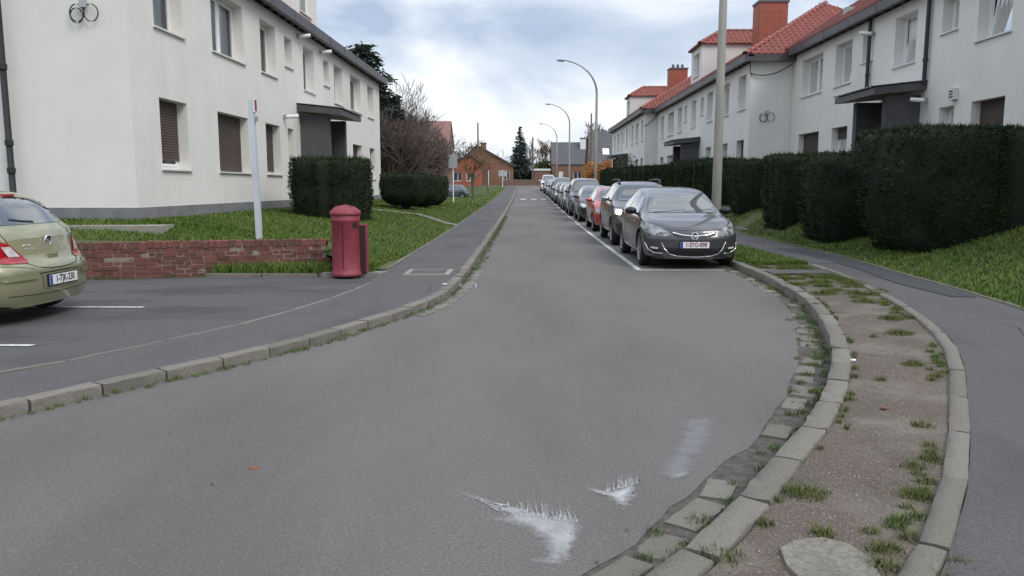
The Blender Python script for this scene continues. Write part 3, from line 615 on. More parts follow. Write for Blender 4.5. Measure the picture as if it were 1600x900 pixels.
def window(root, P, side, WT, u0, u1, z0, z1, kind, *opt):
    fd = -WT + 0.06
    def bx(mb, a, b, d0, d1, c, d):
        x = sorted((P(0, d0, 0)[0], P(0, d1, 0)[0])); mb.box(x[0], x[1], a, b, c, d)
    mb = MB(); F = 0.065; bars = []
    wide = (u1 - u0) > 1.6; mids = [(u0 + u1) / 2 - .04, (u0 + u1) / 2 + .04] if wide else None
    bx(mb, u0, u1, fd, fd - .07, z0, z0 + F); bx(mb, u0, u1, fd, fd - .07, z1 - F, z1)
    bx(mb, u0, u0 + F, fd, fd - .07, z0 + F, z1 - F); bx(mb, u1 - F, u1, fd, fd - .07, z0 + F, z1 - F)
    pan = [(u0 + F, u1 - F)]
    if wide: bx(mb, mids[0], mids[1], fd, fd - .07, z0 + F, z1 - F); pan = [(u0 + F, mids[0]), (mids[1], u1 - F)]
    win = mb.build('window', 'white_frame', root)
    for a, b in pan:
        tilt = 'tilt' in kind
        sash = MB(); G_ = 0.05
        ys = [(a, a + G_), (b - G_, b)]
        dd = fd - .012
        if tilt:    # tilted inwards at the top
            s = MB(); k = 0.16
            def sp(u, t, th): return P(u, dd - k * t - th, z0 + F + (z1 - z0 - 2 * F) * t)
            g_ = G_ / (z1 - z0); ring_ = []
            for th in (0, .045):
                ring_ += [sp(a, 0, th), sp(b, 0, th), sp(b, 1, th), sp(a, 1, th), sp(a + G_, g_, th), sp(b - G_, g_, th), sp(b - G_, 1 - g_, th), sp(a + G_, 1 - g_, th)]
            fs = []
            for o_ in (0, 8):
                for q in range(4): fs.append((o_ + q, o_ + (q + 1) % 4, o_ + 4 + (q + 1) % 4, o_ + 4 + q))
            for q in range(4): fs += [(q, (q + 1) % 4, 8 + (q + 1) % 4, 8 + q), (4 + q, 4 + (q + 1) % 4, 12 + (q + 1) % 4, 12 + q)]
            s.add(ring_, fs)
            s.build('sash', 'white_frame', win)
            g = MB(); g.quad(P(a + G_, dd - .02, z0 + F), P(b - G_, dd - .02, z0 + F), P(b - G_, dd - k - .02, z1 - F), P(a + G_, dd - k - .02, z1 - F)); g.build('pane', 'window_glass', win)
        else:
            bx(sash, a, a + G_, dd + .03, dd - .02, z0 + F, z1 - F); bx(sash, b - G_, b, dd + .03, dd - .02, z0 + F, z1 - F); bx(sash, a + G_, b - G_, dd + .03, dd - .02, z0 + F, z0 + F + G_); bx(sash, a + G_, b - G_, dd + .03, dd - .02, z1 - F - G_, z1 - F)
            sash.build('sash', 'white_frame', win)
            g = MB(); g.quad(P(a + G_, dd, z0 + F + G_), P(b - G_, dd, z0 + F + G_), P(b - G_, dd, z1 - F - G_), P(a + G_, dd, z1 - F - G_)); g.build('pane', 'window_glass', win)
    # sill
    mb = MB(); bx(mb, u0 - .05, u1 + .05, .055, fd + .002, z0 - .035, z0 - .003); mb.build('sill', 'sill', win)
    # inside: net curtain, folded
    if 'bare' not in kind:
        rs = random.Random(int(u0 * 100) + int(z0 * 10)); parts = [(u0, u1)] if rs.random() < 0.78 else [(u0, u0 + (u1 - u0) * .42), (u1 - (u1 - u0) * .4, u1)]
        for a, b in parts:
            n = max(6, int((b - a) / .05)); vs = []
            for i in range(n + 1):
                u = a + (b - a) * i / n; d = fd - .13 + .025 * math.sin(i * 1.9)
                vs += [P(u, d, z0), P(u, d, z1)]
            m_ = MB(); m_.add(vs, [(2 * i, 2 * i + 2, 2 * i + 3, 2 * i + 1) for i in range(n)]); m_.build('curtain', 'curtain', win)
    if 'shutter' in kind:
        drop = opt[0] if opt else 0.0; n = int((z1 - z0 - drop) / .055); mb = MB()
        for i in range(n):
            zt_ = z1 - i * .055; x = [fd + .045, fd + .030]
            vs = [P(u0 + .01, x[1], zt_), P(u1 - .01, x[1], zt_), P(u1 - .01, x[0], zt_ - .014), P(u0 + .01, x[0], zt_ - .014), P(u1 - .01, x[0], zt_ - .042), P(u0 + .01, x[0], zt_ - .042), P(u1 - .01, x[1], zt_ - .055), P(u0 + .01, x[1], zt_ - .055)]
            mb.add(vs, [(0, 1, 2, 3), (3, 2, 4, 5), (5, 4, 6, 7)])
        mb.build('roller_shutter', 'shutter', win)
    return win
def make_porch(root, P, side, u0, u1, zc_, zg):
    def bx(mb, a, b, d0, d1, c, d):
        x = sorted((P(0, d0, 0)[0], P(0, d1, 0)[0])); mb.box(x[0], x[1], a, b, c, d)
    for a in (u0 + .28, u1 - .5):
        mb = MB(); bx(mb, a, a + .24, .003, .92, zg, zc_ - .02); mb.build('porch_wall', 'dark_render', root)
    mb = MB(); bx(mb, u0 + .52, u1 - .5, .003, .03, zg, zc_); mb.build('door', 'black_plastic', root)
    mb = MB(); bx(mb, u0 + .75, u0 + .80, .03, .07, zg + .95, zg + 1.15); mb.build('door_handle', 'metal_grey', root)
    mb = MB(); bx(mb, u0 + .3, u1 - .3, .92, 1.25, zg - .3, zg + .02); mb.build('door_step', 'concrete', root)
    # canopy, falling outwards, with dark edge board and pale underside
    z0, z1 = zc_ + .10, zc_ - .02
    mb = MB(); vs = [P(u0, 0, z0 + .2), P(u1, 0, z0 + .2), P(u1, 1.38, z1 + .17), P(u0, 1.38, z1 + .17), P(u0, 0, z0), P(u1, 0, z0), P(u1, 1.38, z1), P(u0, 1.38, z1)]
    mb.add(vs, [(0, 1, 2, 3), (0, 4, 7, 3), (1, 5, 6, 2), (3, 2, 6, 7)]); mb.mi = 1; mb.add(vs[4:], [(0, 1, 2, 3)])
    can = mb.build('canopy', ['fascia', 'soffit'], root)
    n = 14; mb = MB(); vs = []
    for i in range(n * 6 + 1):
        u = u0 - .03 + (u1 - u0 + .06) * i / (n * 6); w_ = .022 * math.sin(i / 6 * 2 * math.pi)
        vs += [P(u, 0.0, z0 + .235 + w_), P(u, 1.45, z1 + .205 + w_)]
    mb.add(vs, [(2 * i, 2 * i + 2, 2 * i + 3, 2 * i + 1) for i in range(n * 6)]); mb.build('corrugated_sheet', 'metal_grey', can)
# roof tile: S profile
def tile_arrays(tw=0.25, tl=0.36):
    xs = np.linspace(0, tw, 7); hs = 0.028 * np.sin(xs / tw * 2 * math.pi) + 0.035
    V = [(x, 0, h + .03) for x, h in zip(xs, hs)] + [(x, tl, h) for x, h in zip(xs, hs)] + [(x, 0, 0.0) for x in xs]
    F = [(i, i + 1, 8 + i, 7 + i) for i in range(6)] + [(14 + i, 15 + i, i + 1, i) for i in range(6)]
    return np.array(V), np.array(F)
TV, TF = tile_arrays(); TILE = np_mesh('roof_tile', TV, TF, 'roof_tile', True)
mb = MB(); n = 7
vs = [(0.11 * math.cos(math.pi * i / (n - 1)) * s, yy, 0.10 * math.sin(math.pi * i / (n - 1)) * s) for yy, s in ((0, 1.12), (0.40, 0.95)) for i in range(n)]
mb.add(vs, [(i, i + 1, n + i + 1, n + i) for i in range(n - 1)]); RIDGE = mb.mesh('ridge_tile', 'roof_tile', True)
def tile_field(parent, O, U, V, N, poly, nparts, tw=0.25, rl=0.31):
    Mx = np.array([U, V, N]); amax = max(p[0] for p in poly); bmax = max(p[1] for p in poly); T = []
    for r in range(int(bmax / rl) + 1):
        for c in range(int(amax / tw) + 1):
            if inpoly((c * tw + tw / 2, r * rl + .16), poly): T.append((c * tw, r * rl))
    mt = Matrix([[U.x, V.x, N.x], [U.y, V.y, N.y], [U.z, V.z, N.z]]); e = mt.to_euler() if mt.determinant() > 0 else None
    T.sort(key=lambda q: q[0] + q[1]) if nparts else None
    parts, rest = T[:nparts], T[nparts:]
    if parts and e is None: rest, parts = T, []
    for a, b in parts: obj('roof_tile', TILE, parent, O + U * a + V * b, e)
    if rest:
        A = np.array(rest); k = len(TV)
        base = np.array(O) + A[:, :1] * np.array(U) + A[:, 1:] * np.array(V)
        VV = (base[:, None, :] + (TV @ Mx)[None] + RNG.normal(0, .003, (len(A), 1, 3))).reshape(-1, 3); FF = (TF[None] + (np.arange(len(A)) * k)[:, None, None]).reshape(-1, 4)
        obj('tile_covering', np_mesh('tile_covering', VV, FF, 'roof_tile', True), parent, kind='stuff')

H14, HS = 1.39, 0.86
def wins(pattern, us, ss, gs, up, ground):
    o = []
    for (a, b), k in zip(us, up): o.append((a, b, ss if (b - a) > .9 else ss + .47, (ss + H14) if (b - a) > .9 else ss + .47 + HS, k))
    for (a, b, k, *r) in ground: o.append((a, b, gs, gs + H14, k, *r))
    return o
# left block: local u = distance from its near corner (world y 14.25)
UL = [(1.05, 2.3), (3.8, 5.75), (7.0, 8.25), (9.05, 9.78), (10.9, 12.15), (13.32, 14.05), (14.75, 16.0), (17.28, 19.15), (20.56, 21.8)]
GL = [(1.07, 2.3, 'shutter', .13), (3.9, 5.85, 'shutter', 0.0), (7.15, 8.35, 'shutter', .05), (9.1, 9.65, ''), (14.75, 16.0, 'shutter', .4), (17.5, 19.2, 'shutter', .2), (20.8, 21.93, 'shutter', .9)]
bl, PL = building('apartment_block', (-7.2, 14.25, 0), -0.01, -1, 23.2, 0.9, 0, 6.36, wins(0, UL, 4.60, 1.86, ['', '', '', 'bare', '', 'bare', '', '', ''], GL),
    label='white rendered two-storey apartment block with brown shutters on the left', porch=(10.05, 12.9, 3.75, .95), tiles=False)
# block A on the right: mirrored order
UA = [(5.8, 7.75), (9.0, 10.3), (11.15, 11.9), (13.2, 14.45), (15.85, 16.6), (17.4, 18.75), (19.9, 21.95)]
GA = [(9.0, 10.3, 'shutter', .45), (11.05, 11.75, ''), (17.45, 18.75, 'shutter', 1.0), (19.95, 22.05, 'shutter', 0.0), (5.8, 7.75, 'shutter', .2)]
UA = [(a, b) for a, b in UA]
ba, PA = building('apartment_block', (10.7, 8.7, 0), 0, 1, 23.0, 1.15, 0, 6.62, wins(0, UA, 4.92, 2.13, ['', 'tilt', '', 'tilt', '', '', ''], GA),
    label='white rendered apartment block nearest on the right, behind the tall dark hedges', porch=(12.45, 15.1, 3.98, 1.2), near_hip=False, overrun=4.4, pipes=((12.45, 4.2, 6.65), (15.95, 4.3, 6.65)))
UB = [(0.6, 1.75), (3.15, 5.0), (6.2, 7.4), (8.13, 8.85), (9.85, 11.0), (12.15, 12.87), (13.5, 14.75), (16.0, 17.9), (19.28, 20.45)]
GB = [(0.65, 1.75, 'shutter', .3), (3.2, 4.9, ''), (6.3, 7.4, ''), (13.5, 14.7, 'shutter', .2), (16.0, 17.9, ''), (19.2, 20.4, 'shutter', .3)]
bb, PB = building('apartment_block', (9.03, 31.72, 0), 0, 1, 21.9, 1.0, 0, 6.44, wins(0, UB, 4.68, 2.05, [''] * 9, GB),
    label='middle white apartment block on the right with red hipped tile roof and large chimney', porch=(8.6, 11.4, 3.72, 1.1), overrun=4.4, hip_parts=True)
bc, PC = building('apartment_block', (8.18, 53.54, 0), 0, 1, 19.6, 1.1, 0, 6.5, wins(0, [(a * .88 + .1, b * .88 + .1) for a, b in UB], 4.7, 2.1, [''] * 9, [(a * .88 + .1, b * .88 + .1, k, *r) for a, b, k, *r in GB]),
    label='farthest white apartment block on the right with small red chimney', porch=(8.4, 11.2, 3.8, 1.2))
# dormers, chimneys
def dormer(root, P, side, u0, u1, zbot, ztop, back, win):
    mb = MB()
    d0 = -0.05
    a, b, c, d = win
    for (q0, q1, r0, r1) in ((u0, a, zbot, ztop), (b, u1, zbot, ztop), (a, b, zbot, c), (a, b, d, ztop)): mb.quad(P(q0, d0, r0), P(q1, d0, r0), P(q1, d0, r1), P(q0, d0, r1))
    for (q0, r0, q1, r1) in ((a, c, a, d), (b, c, b, d), (a, d, b, d), (a, c, b, c)): mb.quad(P(q0, d0, r0), P(q1, d0, r1), P(q1, d0 - .2, r1), P(q0, d0 - .2, r0))
    for u in (u0, u1): mb.quad(P(u, d0, zbot), P(u, -back, zbot), P(u, -back, ztop), P(u, d0, ztop))
    dm = mb.build('dormer', 'render_wall', root)
    mb = MB(); x = sorted((P(0, d0 - .12, 0)[0], P(0, d0 - .18, 0)[0])); F = .06
    mb.box(x[0], x[1], a, b, c, c + F); mb.box(x[0], x[1], a, b, d - F, d); mb.box(x[0], x[1], a, a + F, c + F, d - F); mb.box(x[0], x[1], b - F, b, c + F, d - F); mb.build('window_frame', 'white_frame', dm)
    mb = MB(); mb.quad(P(a, d0 - .15, c), P(b, d0 - .15, c), P(b, d0 - .15, d), P(a, d0 - .15, d)); mb.build('pane', 'window_glass', dm)
    mb = MB(); x = sorted((P(0, d0 - .1, 0)[0], P(0, d0 + .06, 0)[0])); mb.box(x[0], x[1], a - .05, b + .05, c - .04, c - .003); mb.build('sill', 'sill', dm)
    return dm
def hip_roof(root, P, side, u0, u1, d0, back, zt, pitch=0.62):
    um = (u0 + u1) / 2; h_ = (u1 - u0) / 2; rz = zt + h_ * pitch
    mb = MB(); A, B, C, D = P(u0, d0, zt), P(u1, d0, zt), P(u1, -back, zt), P(u0, -back, zt); T0, T1 = P(um, d0 - h_, rz), P(um, -back, rz)
    mb.poly([A, B, T0]); mb.quad(A, D, T1, T0); mb.quad(B, C, T1, T0); mb.quad(A, B, C, D)
    rf = mb.build('dormer_roof', 'roof_under', root); s = math.hypot(h_, h_ * pitch); Ln = d0 + back
    tile_field(rf, Vector(A), Vector((side, 0, 0)), Vector((0, h_, h_ * pitch)) / s, Vector((0, -h_ * pitch, h_)) / s, [(0, 0), (Ln, 0), (Ln, s), (h_, s)], 0)
    tile_field(rf, Vector(A), Vector((0, 1, 0)), Vector((side * h_, 0, h_ * pitch)) / s, Vector((-side * h_ * pitch, 0, h_)) / s, [(0, 0), (2 * h_, 0), (h_, s)], 0)
    for a, b in ((Vector(T0), Vector(T1)), (Vector(A), Vector(T0))):
        d = b - a; q = d.to_track_quat('Y', 'Z').to_euler(); n = int(d.length / .36)
        for i in range(n): obj('ridge_tile', RIDGE, rf, a + d * (i / n) + Vector((0, 0, .03)), q)
def chimney(root, P, u0, u1, d0, d1, z0, z1, pots=0):
    x = sorted((P(0, d0, 0)[0], P(0, d1, 0)[0])); mb = MB(); mb.box(x[0], x[1], u0, u1, z0, z1); ch = mb.build('chimney', 'chimney_tile', root)
    # hung clay tiles on the two visible sides
    me = MB(); me.box(0, 1, -.012, 0, 0, 1); me = me.mesh('hung_tile', 'chimney_tile')
    hz = .33; nr = int((z1 - z0 - .1) / hz)
    for r in range(nr):
        z = z1 - .1 - (r + 1) * hz
        for face in (0, 1):
            Lf = (x[1] - x[0]) if face == 0 else (u1 - u0); k = max(1, int(round(Lf / .36)))
            for i in range(k):
                o = obj('hung_tile', me, ch, (x[0] + Lf / k * i, u0 - .002, z) if face == 0 else (x[0] - .002, u0 + Lf / k * (i + 1), z), (0, 0, 0) if face == 0 else (0, 0, R(-90)))
                o.scale = (Lf / k - .008, 1, hz - .008)
    mb = MB(); mb.box(x[0] - .05, x[1] + .05, u0 - .05, u1 + .05, z1, z1 + .1); mb.build('chimney_cap', 'lead', ch)
    for i in range(pots):
        mb = MB(); mb.lathe([(.001, 0), (.11, 0), (.09, .3), (.001, .3)], 10, ((x[0] + x[1]) / 2 + (i - (pots - 1) / 2) * .34, (u0 + u1) / 2, z1 + .1)); mb.build('chimney_pot', 'lead', ch)
dormer(bb, PB, 1, 9.1, 11.6, 6.7, 8.75, 3.2, (9.65, 11.0, 7.3, 8.45)); hip_roof(bb, PB, 1, 8.95, 11.75, .12, 4.3, 8.75)
chimney(bb, PB, 6.2, 7.2, -2.05, -3.4, 7.6, 10.15)
dormer(bc, PC, 1, 7.9, 10.2, 6.7, 8.5, 3.2, (8.4, 9.7, 7.2, 8.2)); hip_roof(bc, PC, 1, 7.75, 10.35, .12, 4.3, 8.5)
chimney(bc, PC, 4.8, 5.8, -2.5, -3.8, 7.6, 10.1, 3)
dormer(bl, PL, -1, 10.2, 12.9, 6.55, 8.9, 3.2, (10.9, 12.1, 7.05, 8.4)); 
mb = MB(); mb.tube([PB(7.9, -2.3, 8.0), PB(7.9, -2.3, 9.1)], .06, 8); mb.build('vent_pipe', 'lead', bb)
mb = MB(); mb.box(11.6, 11.95, 29.0, 29.3, 7.7, 7.95); mb.build('roof_vent', 'metal_grey', None, label='small grey vent on the red roof of the nearest right block', category='vent')
# downpipe at the left gable, cables, coils, wall lights
root = empty('downpipe', (-9.42, 14.1, 0), label='black downpipe on the left block gable, top left', category='downpipe')
mb = MB(); mb.tube([(0, 0, 1.25), (0, 0, 6.6)], .055, 12); mb.build('pipe', 'pipe', root, True)
for z in (1.75, 2.25, 3.6, 5.2):
    mb = MB(); mb.tube([(0, 0, z), (0, 0, z + .1)], .072, 12); mb.build('collar', 'pipe', root)
def coil(name, loc, r, label, n=2):
    root = empty(name, loc, label=label, category='cable')
    for s in (-1, 1):
        for k in range(n if s < 0 else 1):
            mb = MB(); rr = r * (1 - .12 * k); pts = [(s * r * .98 + rr * math.cos(t) , -.02 - .012 * k, rr * 1.15 * math.sin(t) - .05 * k * s * -1) for t in np.linspace(0, 2 * math.pi, 25)]; mb.tube(pts, .011, 6, False); mb.build('cable_loop', 'cable', root, True)
    mb = MB(); mb.box(-.06, .06, -.06, 0, r * .7, r * 1.75); mb.build('terminal_box', 'sign_back', root)
    return root
coil('cable_coil', (-7.92, 14.2, 4.60), .13, 'two coiled black cable loops hanging on the left block gable')
coil('cable_coil', (9.73, 31.68, 4.28), .15, 'coiled cable loops on the end wall of the middle right block')
mb = MB(); a, b = Vector((9.0, 31.66, 6.0)), Vector((10.6, 31.5, 6.35))
mb.tube([a + (b - a) * t + Vector((0, 0, -.38 * 4 * t * (1 - t) * .6)) for t in np.linspace(0, 1, 14)], .02, 6); mb.build('hanging_cable', 'cable', None, True, label='black cable sagging under the eave of the middle right block', category='cable')
mb = MB(); mb.tube([(8.98, 31.66, 6.4), (8.98, 31.66, 6.0), (9.06, 31.66, 5.9)], .018, 6); mb.build('hanging_cable', 'cable', None, True, label='short black cable dropping at the corner of the middle right block', category='cable')
mb = MB(); a, b = Vector((8.1, 53.45, 5.6)), Vector((9.0, 53.4, 6.4))
mb.tube([a + (b - a) * t + Vector((0, 0, -.5 * t * (1 - t))) for t in np.linspace(0, 1, 10)], .025, 6); mb.build('hanging_cable', 'cable', None, True, label='black cable under the eave of the farthest right block', category='cable')
def wall_lamp(x, y, z, s, label):
    root = empty('wall_lamp', (x, y, z), label=label, category='lamp')
    mb = MB(); mb.box(min(0, s * .08), max(0, s * .08), -.05, .05, -.06, .06); mb.build('bracket', 'metal_grey', root)
    mb = MB(); mb.tube([(s * .08, 0, 0), (s * .42, 0, .02)], .055, 8); mb.build('tube_lamp', 'sign_white', root, True)
wall_lamp(-7.08, 27.15, 6.1, 1, 'white tube lamp under the eave of the left block'); wall_lamp(-7.1, 23.0, 3.55, 1, 'white tube lamp above the ground floor of the left block')
wall_lamp(-7.1, 24.6, 6.15, 1, 'small white lamp high on the left block beside the narrow window')
wall_lamp(10.66, 21.05, 3.78, -1, 'white tube lamp beside the porch of the nearest right block'); wall_lamp(10.66, 24.5, 6.15, -1, 'round white lamp near the eave beside the downpipe of the right block')
mb = MB(); mb.box(10.58, 10.698, 19.6, 19.85, 3.65, 3.92); vn = mb.build('wall_vent', 'sill', None, label='small square white vent box on the nearest right block', category='vent')
for i in range(3):
    mb = MB(); mb.box(10.572, 10.5799, 19.64, 19.81, 3.70 + i * .07, 3.73 + i * .07); mb.build('slot', 'seam', vn)

# ------------------------------------------------------------------ brick retaining wall
root = empty('brick_wall', (-7.05, 12.34, 0), (0, 0, math.atan(0.27)), label='low weathered red brick retaining wall beside the parking bay', category='wall')
mb = MB(); mb.box(-3.0, 3.72, .012, .21, -.05, .565); mb.build('mortar_core', 'mortar', root)
bm = bmesh.new(); bmesh.ops.create_cube(bm, size=1.0); bmesh.ops.bevel(bm, geom=list(bm.edges), offset=.035, segments=1, affect='EDGES'); BR = bpy.data.meshes.new('brick'); bm.to_mesh(BR); bm.free(); BR.materials.append(M['brick_red'])
ch = .0715
for r in range(7):
    x = -1.2 if r % 2 else -1.31
    while x < 3.6:
        hdr = r % 2 and random.random() < .35
        L = .10 if hdr else .205
        if not (r == 4 and abs(x - .25) < .06):
            o = obj('brick', BR, root, (x + L / 2 + random.gauss(0, .002), .11 + random.gauss(0, .006), .03 + r * ch), (random.gauss(0, .012), random.gauss(0, .008), random.gauss(0, .012))); o.scale = (L, .215, .060)
        x += L + .011
x = -1.3                                  # soldier course on top
while x < 3.7:
    o = obj('brick', BR, root, (x + .048, .105 + random.gauss(0, .005), .545 + random.gauss(0, .005)), (random.gauss(0, .02), random.gauss(0, .02), random.gauss(0, .02))); o.scale = (.096 if random.random() < .6 else .075, .225, .105); x += .107
mb = MB(); mb.box(0, 2.6, 0, .5, .6, .80); mb.box(.4, .75, -.1, -.003, .58, .72); mb.build('concrete_ledge', 'coping', None, label='broken concrete ledge on the lawn below the left block gable', category='ledge').location = (-9.0, 13.45, .02)

# ------------------------------------------------------------------ post box
root = empty('post_box', (-2.92, 12.5, 0.06), label='faded red cylindrical post box with domed cap beside the brick wall', category='post box')
n = 40
prof = [(.001, 0), (.272, 0), (.275, .02), (.275, .05), (.262, .06), (.260, .12), (.255, .135), (.252, .88), (.262, .89), (.262, .92), (.255, .93), (.255, .985)]
mb = MB(); mb.lathe(prof, n); mb.build('body', 'post_red', root, True)
mb = MB(); mb.lathe([(.255, .985), (.272, .99), (.276, 1.005), (.276, 1.03), (.266, 1.042), (.235, 1.078), (.17, 1.108), (.09, 1.128), (.055, 1.135), (.05, 1.15), (.001, 1.156)], n); cap = mb.build('cap', 'post_red', root, True)
for i in range(8):
    t = i * math.pi / 4 + .2; mb = MB(); mb.tube([(.27 * math.cos(t), .27 * math.sin(t), 1.035), (.17 * math.cos(t), .17 * math.sin(t), 1.11), (.05 * math.cos(t), .05 * math.sin(t), 1.135)], .012, 6); mb.build('rib', 'post_red', cap, True)
mb = MB(); t = math.atan2(-.255, .0); mb.box(-.008, .008, -.2595, -.249, .1, .885); mb.build('door_seam', 'post_dark', root)
def arc_box(a0, a1, r0, r1, z0, z1, k=8):
    mb = MB(); vs = []
    for i in range(k + 1):
        t = a0 + (a1 - a0) * i / k
        for r in (r0, r1):
            for z in (z0, z1): vs.append((r * math.cos(t), r * math.sin(t), z))
    for i in range(k): o = i * 4; mb.add([vs[o + j] for j in range(8)], [(0, 4, 5, 1), (2, 3, 7, 6), (0, 2, 6, 4), (1, 5, 7, 3)] + ([(0, 1, 3, 2)] if i == 0 else []) + ([(4, 6, 7, 5)] if i == k - 1 else []))
    return mb
arc_box(R(-50), R(-22), .24, .2565, .78, .87).build('letter_slot', 'post_dark', root)
arc_box(R(-52), R(-36), .25, .256, .66, .70).build('notice_plate', 'post_red', root)
mb = MB(); mb.box(.20, .36, -.02, .16, .06, .81); bk = mb.build('side_box', 'post_dark', root)
mb = MB(); mb.box(.362, .376, -.025, .165, .05, .83); mb.build('side_panel', 'post_red', bk); mb = MB(); mb.box(.23, .36, -.03, .17, .812, .835); mb.build('side_lid', 'post_red', bk)
bpy.data.objects['post_box'].scale = (.9, .9, 1)
mb = MB(); pts = [(-3.35, 12.52), (-2.42, 12.56), (-2.30, 12.62), (-2.31, 13.0), (-2.6, 12.95), (-3.3, 12.85)]; n = len(pts); mb.add([(x, y, -.1) for x, y in pts] + [(x, y, .098) for x, y in pts], [tuple(range(n, 2 * n))] + [(i, (i + 1) % n, n + (i + 1) % n, n + i) for i in range(n)])
mb.build('concrete_pad', 'concrete', None, label='concrete corner pad under the red post box', category='slab')
# white post behind the wall
root = empty('sign_post', (-4.66, 13.42, .5), (0, R(-1.0), 0), label='pale galvanised square post with small red plate behind the brick wall', category='post')
mb = MB(); mb.box(-.045, .045, -.045, .045, 0, 2.48); mb.build('post', 'galv', root)
mb = MB(); mb.box(-.012, .012, -.06, .06, 2.27, 2.50); pl = mb.build('plate', 'sign_white', root); pl.location = (.06, 0, 0)
mb = MB(); mb.box(.0123, .015, -.05, .05, 2.29, 2.48); mb.build('red_face', 'sign_red', pl)
mb = MB(); mb.box(.046, .09, -.03, .03, 2.12, 2.2); mb.build('tag', 'metal_grey', root)
# street sign seen from behind
def sign(name, loc, h, shapes, label, rz=0, r=.035, cat='sign'):
    root = empty(name, loc, (0, 0, rz), label=label, category=cat)
    mb = MB(); mb.tube([(0, 0, -.1), (0, 0, h)], r, 10); mb.build('post', 'galv', root, True)
    for kind, w_, z0, z1, m in shapes:
        mb = MB()
        if kind == 'rect': mb.box(-w_ / 2, w_ / 2, -.06, -.04, z0, z1)
        else: mb.lathe([(.001, -.06), (w_ / 2, -.06), (w_ / 2, -.04), (.001, -.04)], 24, (0, 0, 0)); mb.v = [(x, z, y + (z0 + z1) / 2) for x, y, z in mb.v]
        mb.build('sign_plate', m, root)
    return root
sign('street_sign', (-4.3, 46.5, zleft(-4.3, 46.5)), 3.05, [('rect', .52, 2.2, 3.0, 'sign_back')], 'grey rectangular street sign seen from behind beside the three clipped hedges')
sign('street_sign', (-9.3, 72, low(-9.3, 72)), 4.6, [('round', .55, 3.95, 4.5, 'sign_back')], 'round pale street sign in front of the far brick house', cat='sign')
sign('street_sign', (-2.75, 96, gz(96)), 2.3, [('rect', 1.0, 1.5, 2.2, 'sign_back')], 'grey street sign at the far end of the left pavement')
sign('street_sign', (-4.3, 92, low(-4.3, 92)), 3.4, [('rect', .5, 2.5, 3.3, 'sign_red')], 'orange-red rectangular sign on a post by the far lawn')
# ------------------------------------------------------------------ street lamps
def lamp(x, y, h, label, reach=2.7, r0=.105):
    root = empty('street_lamp', (x, y, gz(y) + .1), label=label, category='street lamp', group='curved-arm street lamps along the right side')
    mb = MB(); mb.tube([(0, 0, -.2), (0, 0, .9), (0, 0, 1.0), (0, 0, h - 2.3)], [r0 * 1.1, r0 * 1.08, r0, r0 * .72], 14); mb.build('pole', 'lamp_post', root, True)
    pts = []; 
    for t in np.linspace(0, 1, 16):
        a = t * R(78); pts.append((-(reach * .62) * (1 - math.cos(a)) - (reach * .22) * t * t, 0, h - 2.3 + 1.95 * math.sin(a) + .12 * t))
    mb = MB(); mb.tube(pts, [r0 * .72 - (r0 * .72 - .035) * min(1, i / 10) for i in range(16)], 10); mb.build('arm', 'lamp_post', root, True)
    e = pts[-1]; mb = MB(); n = 12
    prof = [(0, .03), (.1, .07), (.3, .1), (.55, .09), (.7, .05), (.74, .005)]
    vs = []
    for s, ww in prof:
        for j in range(n): t = 2 * math.pi * j / n; vs.append((e[0] - s + .05, ww * math.cos(t), e[2] + .02 + s * .04 + ww * .55 * math.sin(t)))
    mb.add(vs, [(i * n + j, i * n + (j + 1) % n, (i + 1) * n + (j + 1) % n, (i + 1) * n + j) for i in range(len(prof) - 1) for j in range(n)]); hd = mb.build('lamp_head', 'metal_grey', root, True)
    mb = MB(); mb.box(e[0] - .55, e[0] - .15, -.06, .06, e[2] - .055, e[2] - .03); mb.build('lens', 'lamp_glass', hd)
lamp(4.32, 17.5, 9.6, 'nearest street lamp pole, standing behind the dark grey hatchback')
lamp(4.55, 50, 9.3, 'second street lamp with tall curved arm above the middle of the row'); lamp(4.68, 82, 9.3, 'third street lamp, smaller curved arm left of the second'); lamp(4.62, 113, 9.0, 'farthest street lamp, smallest curved arm near the grey-roofed house')

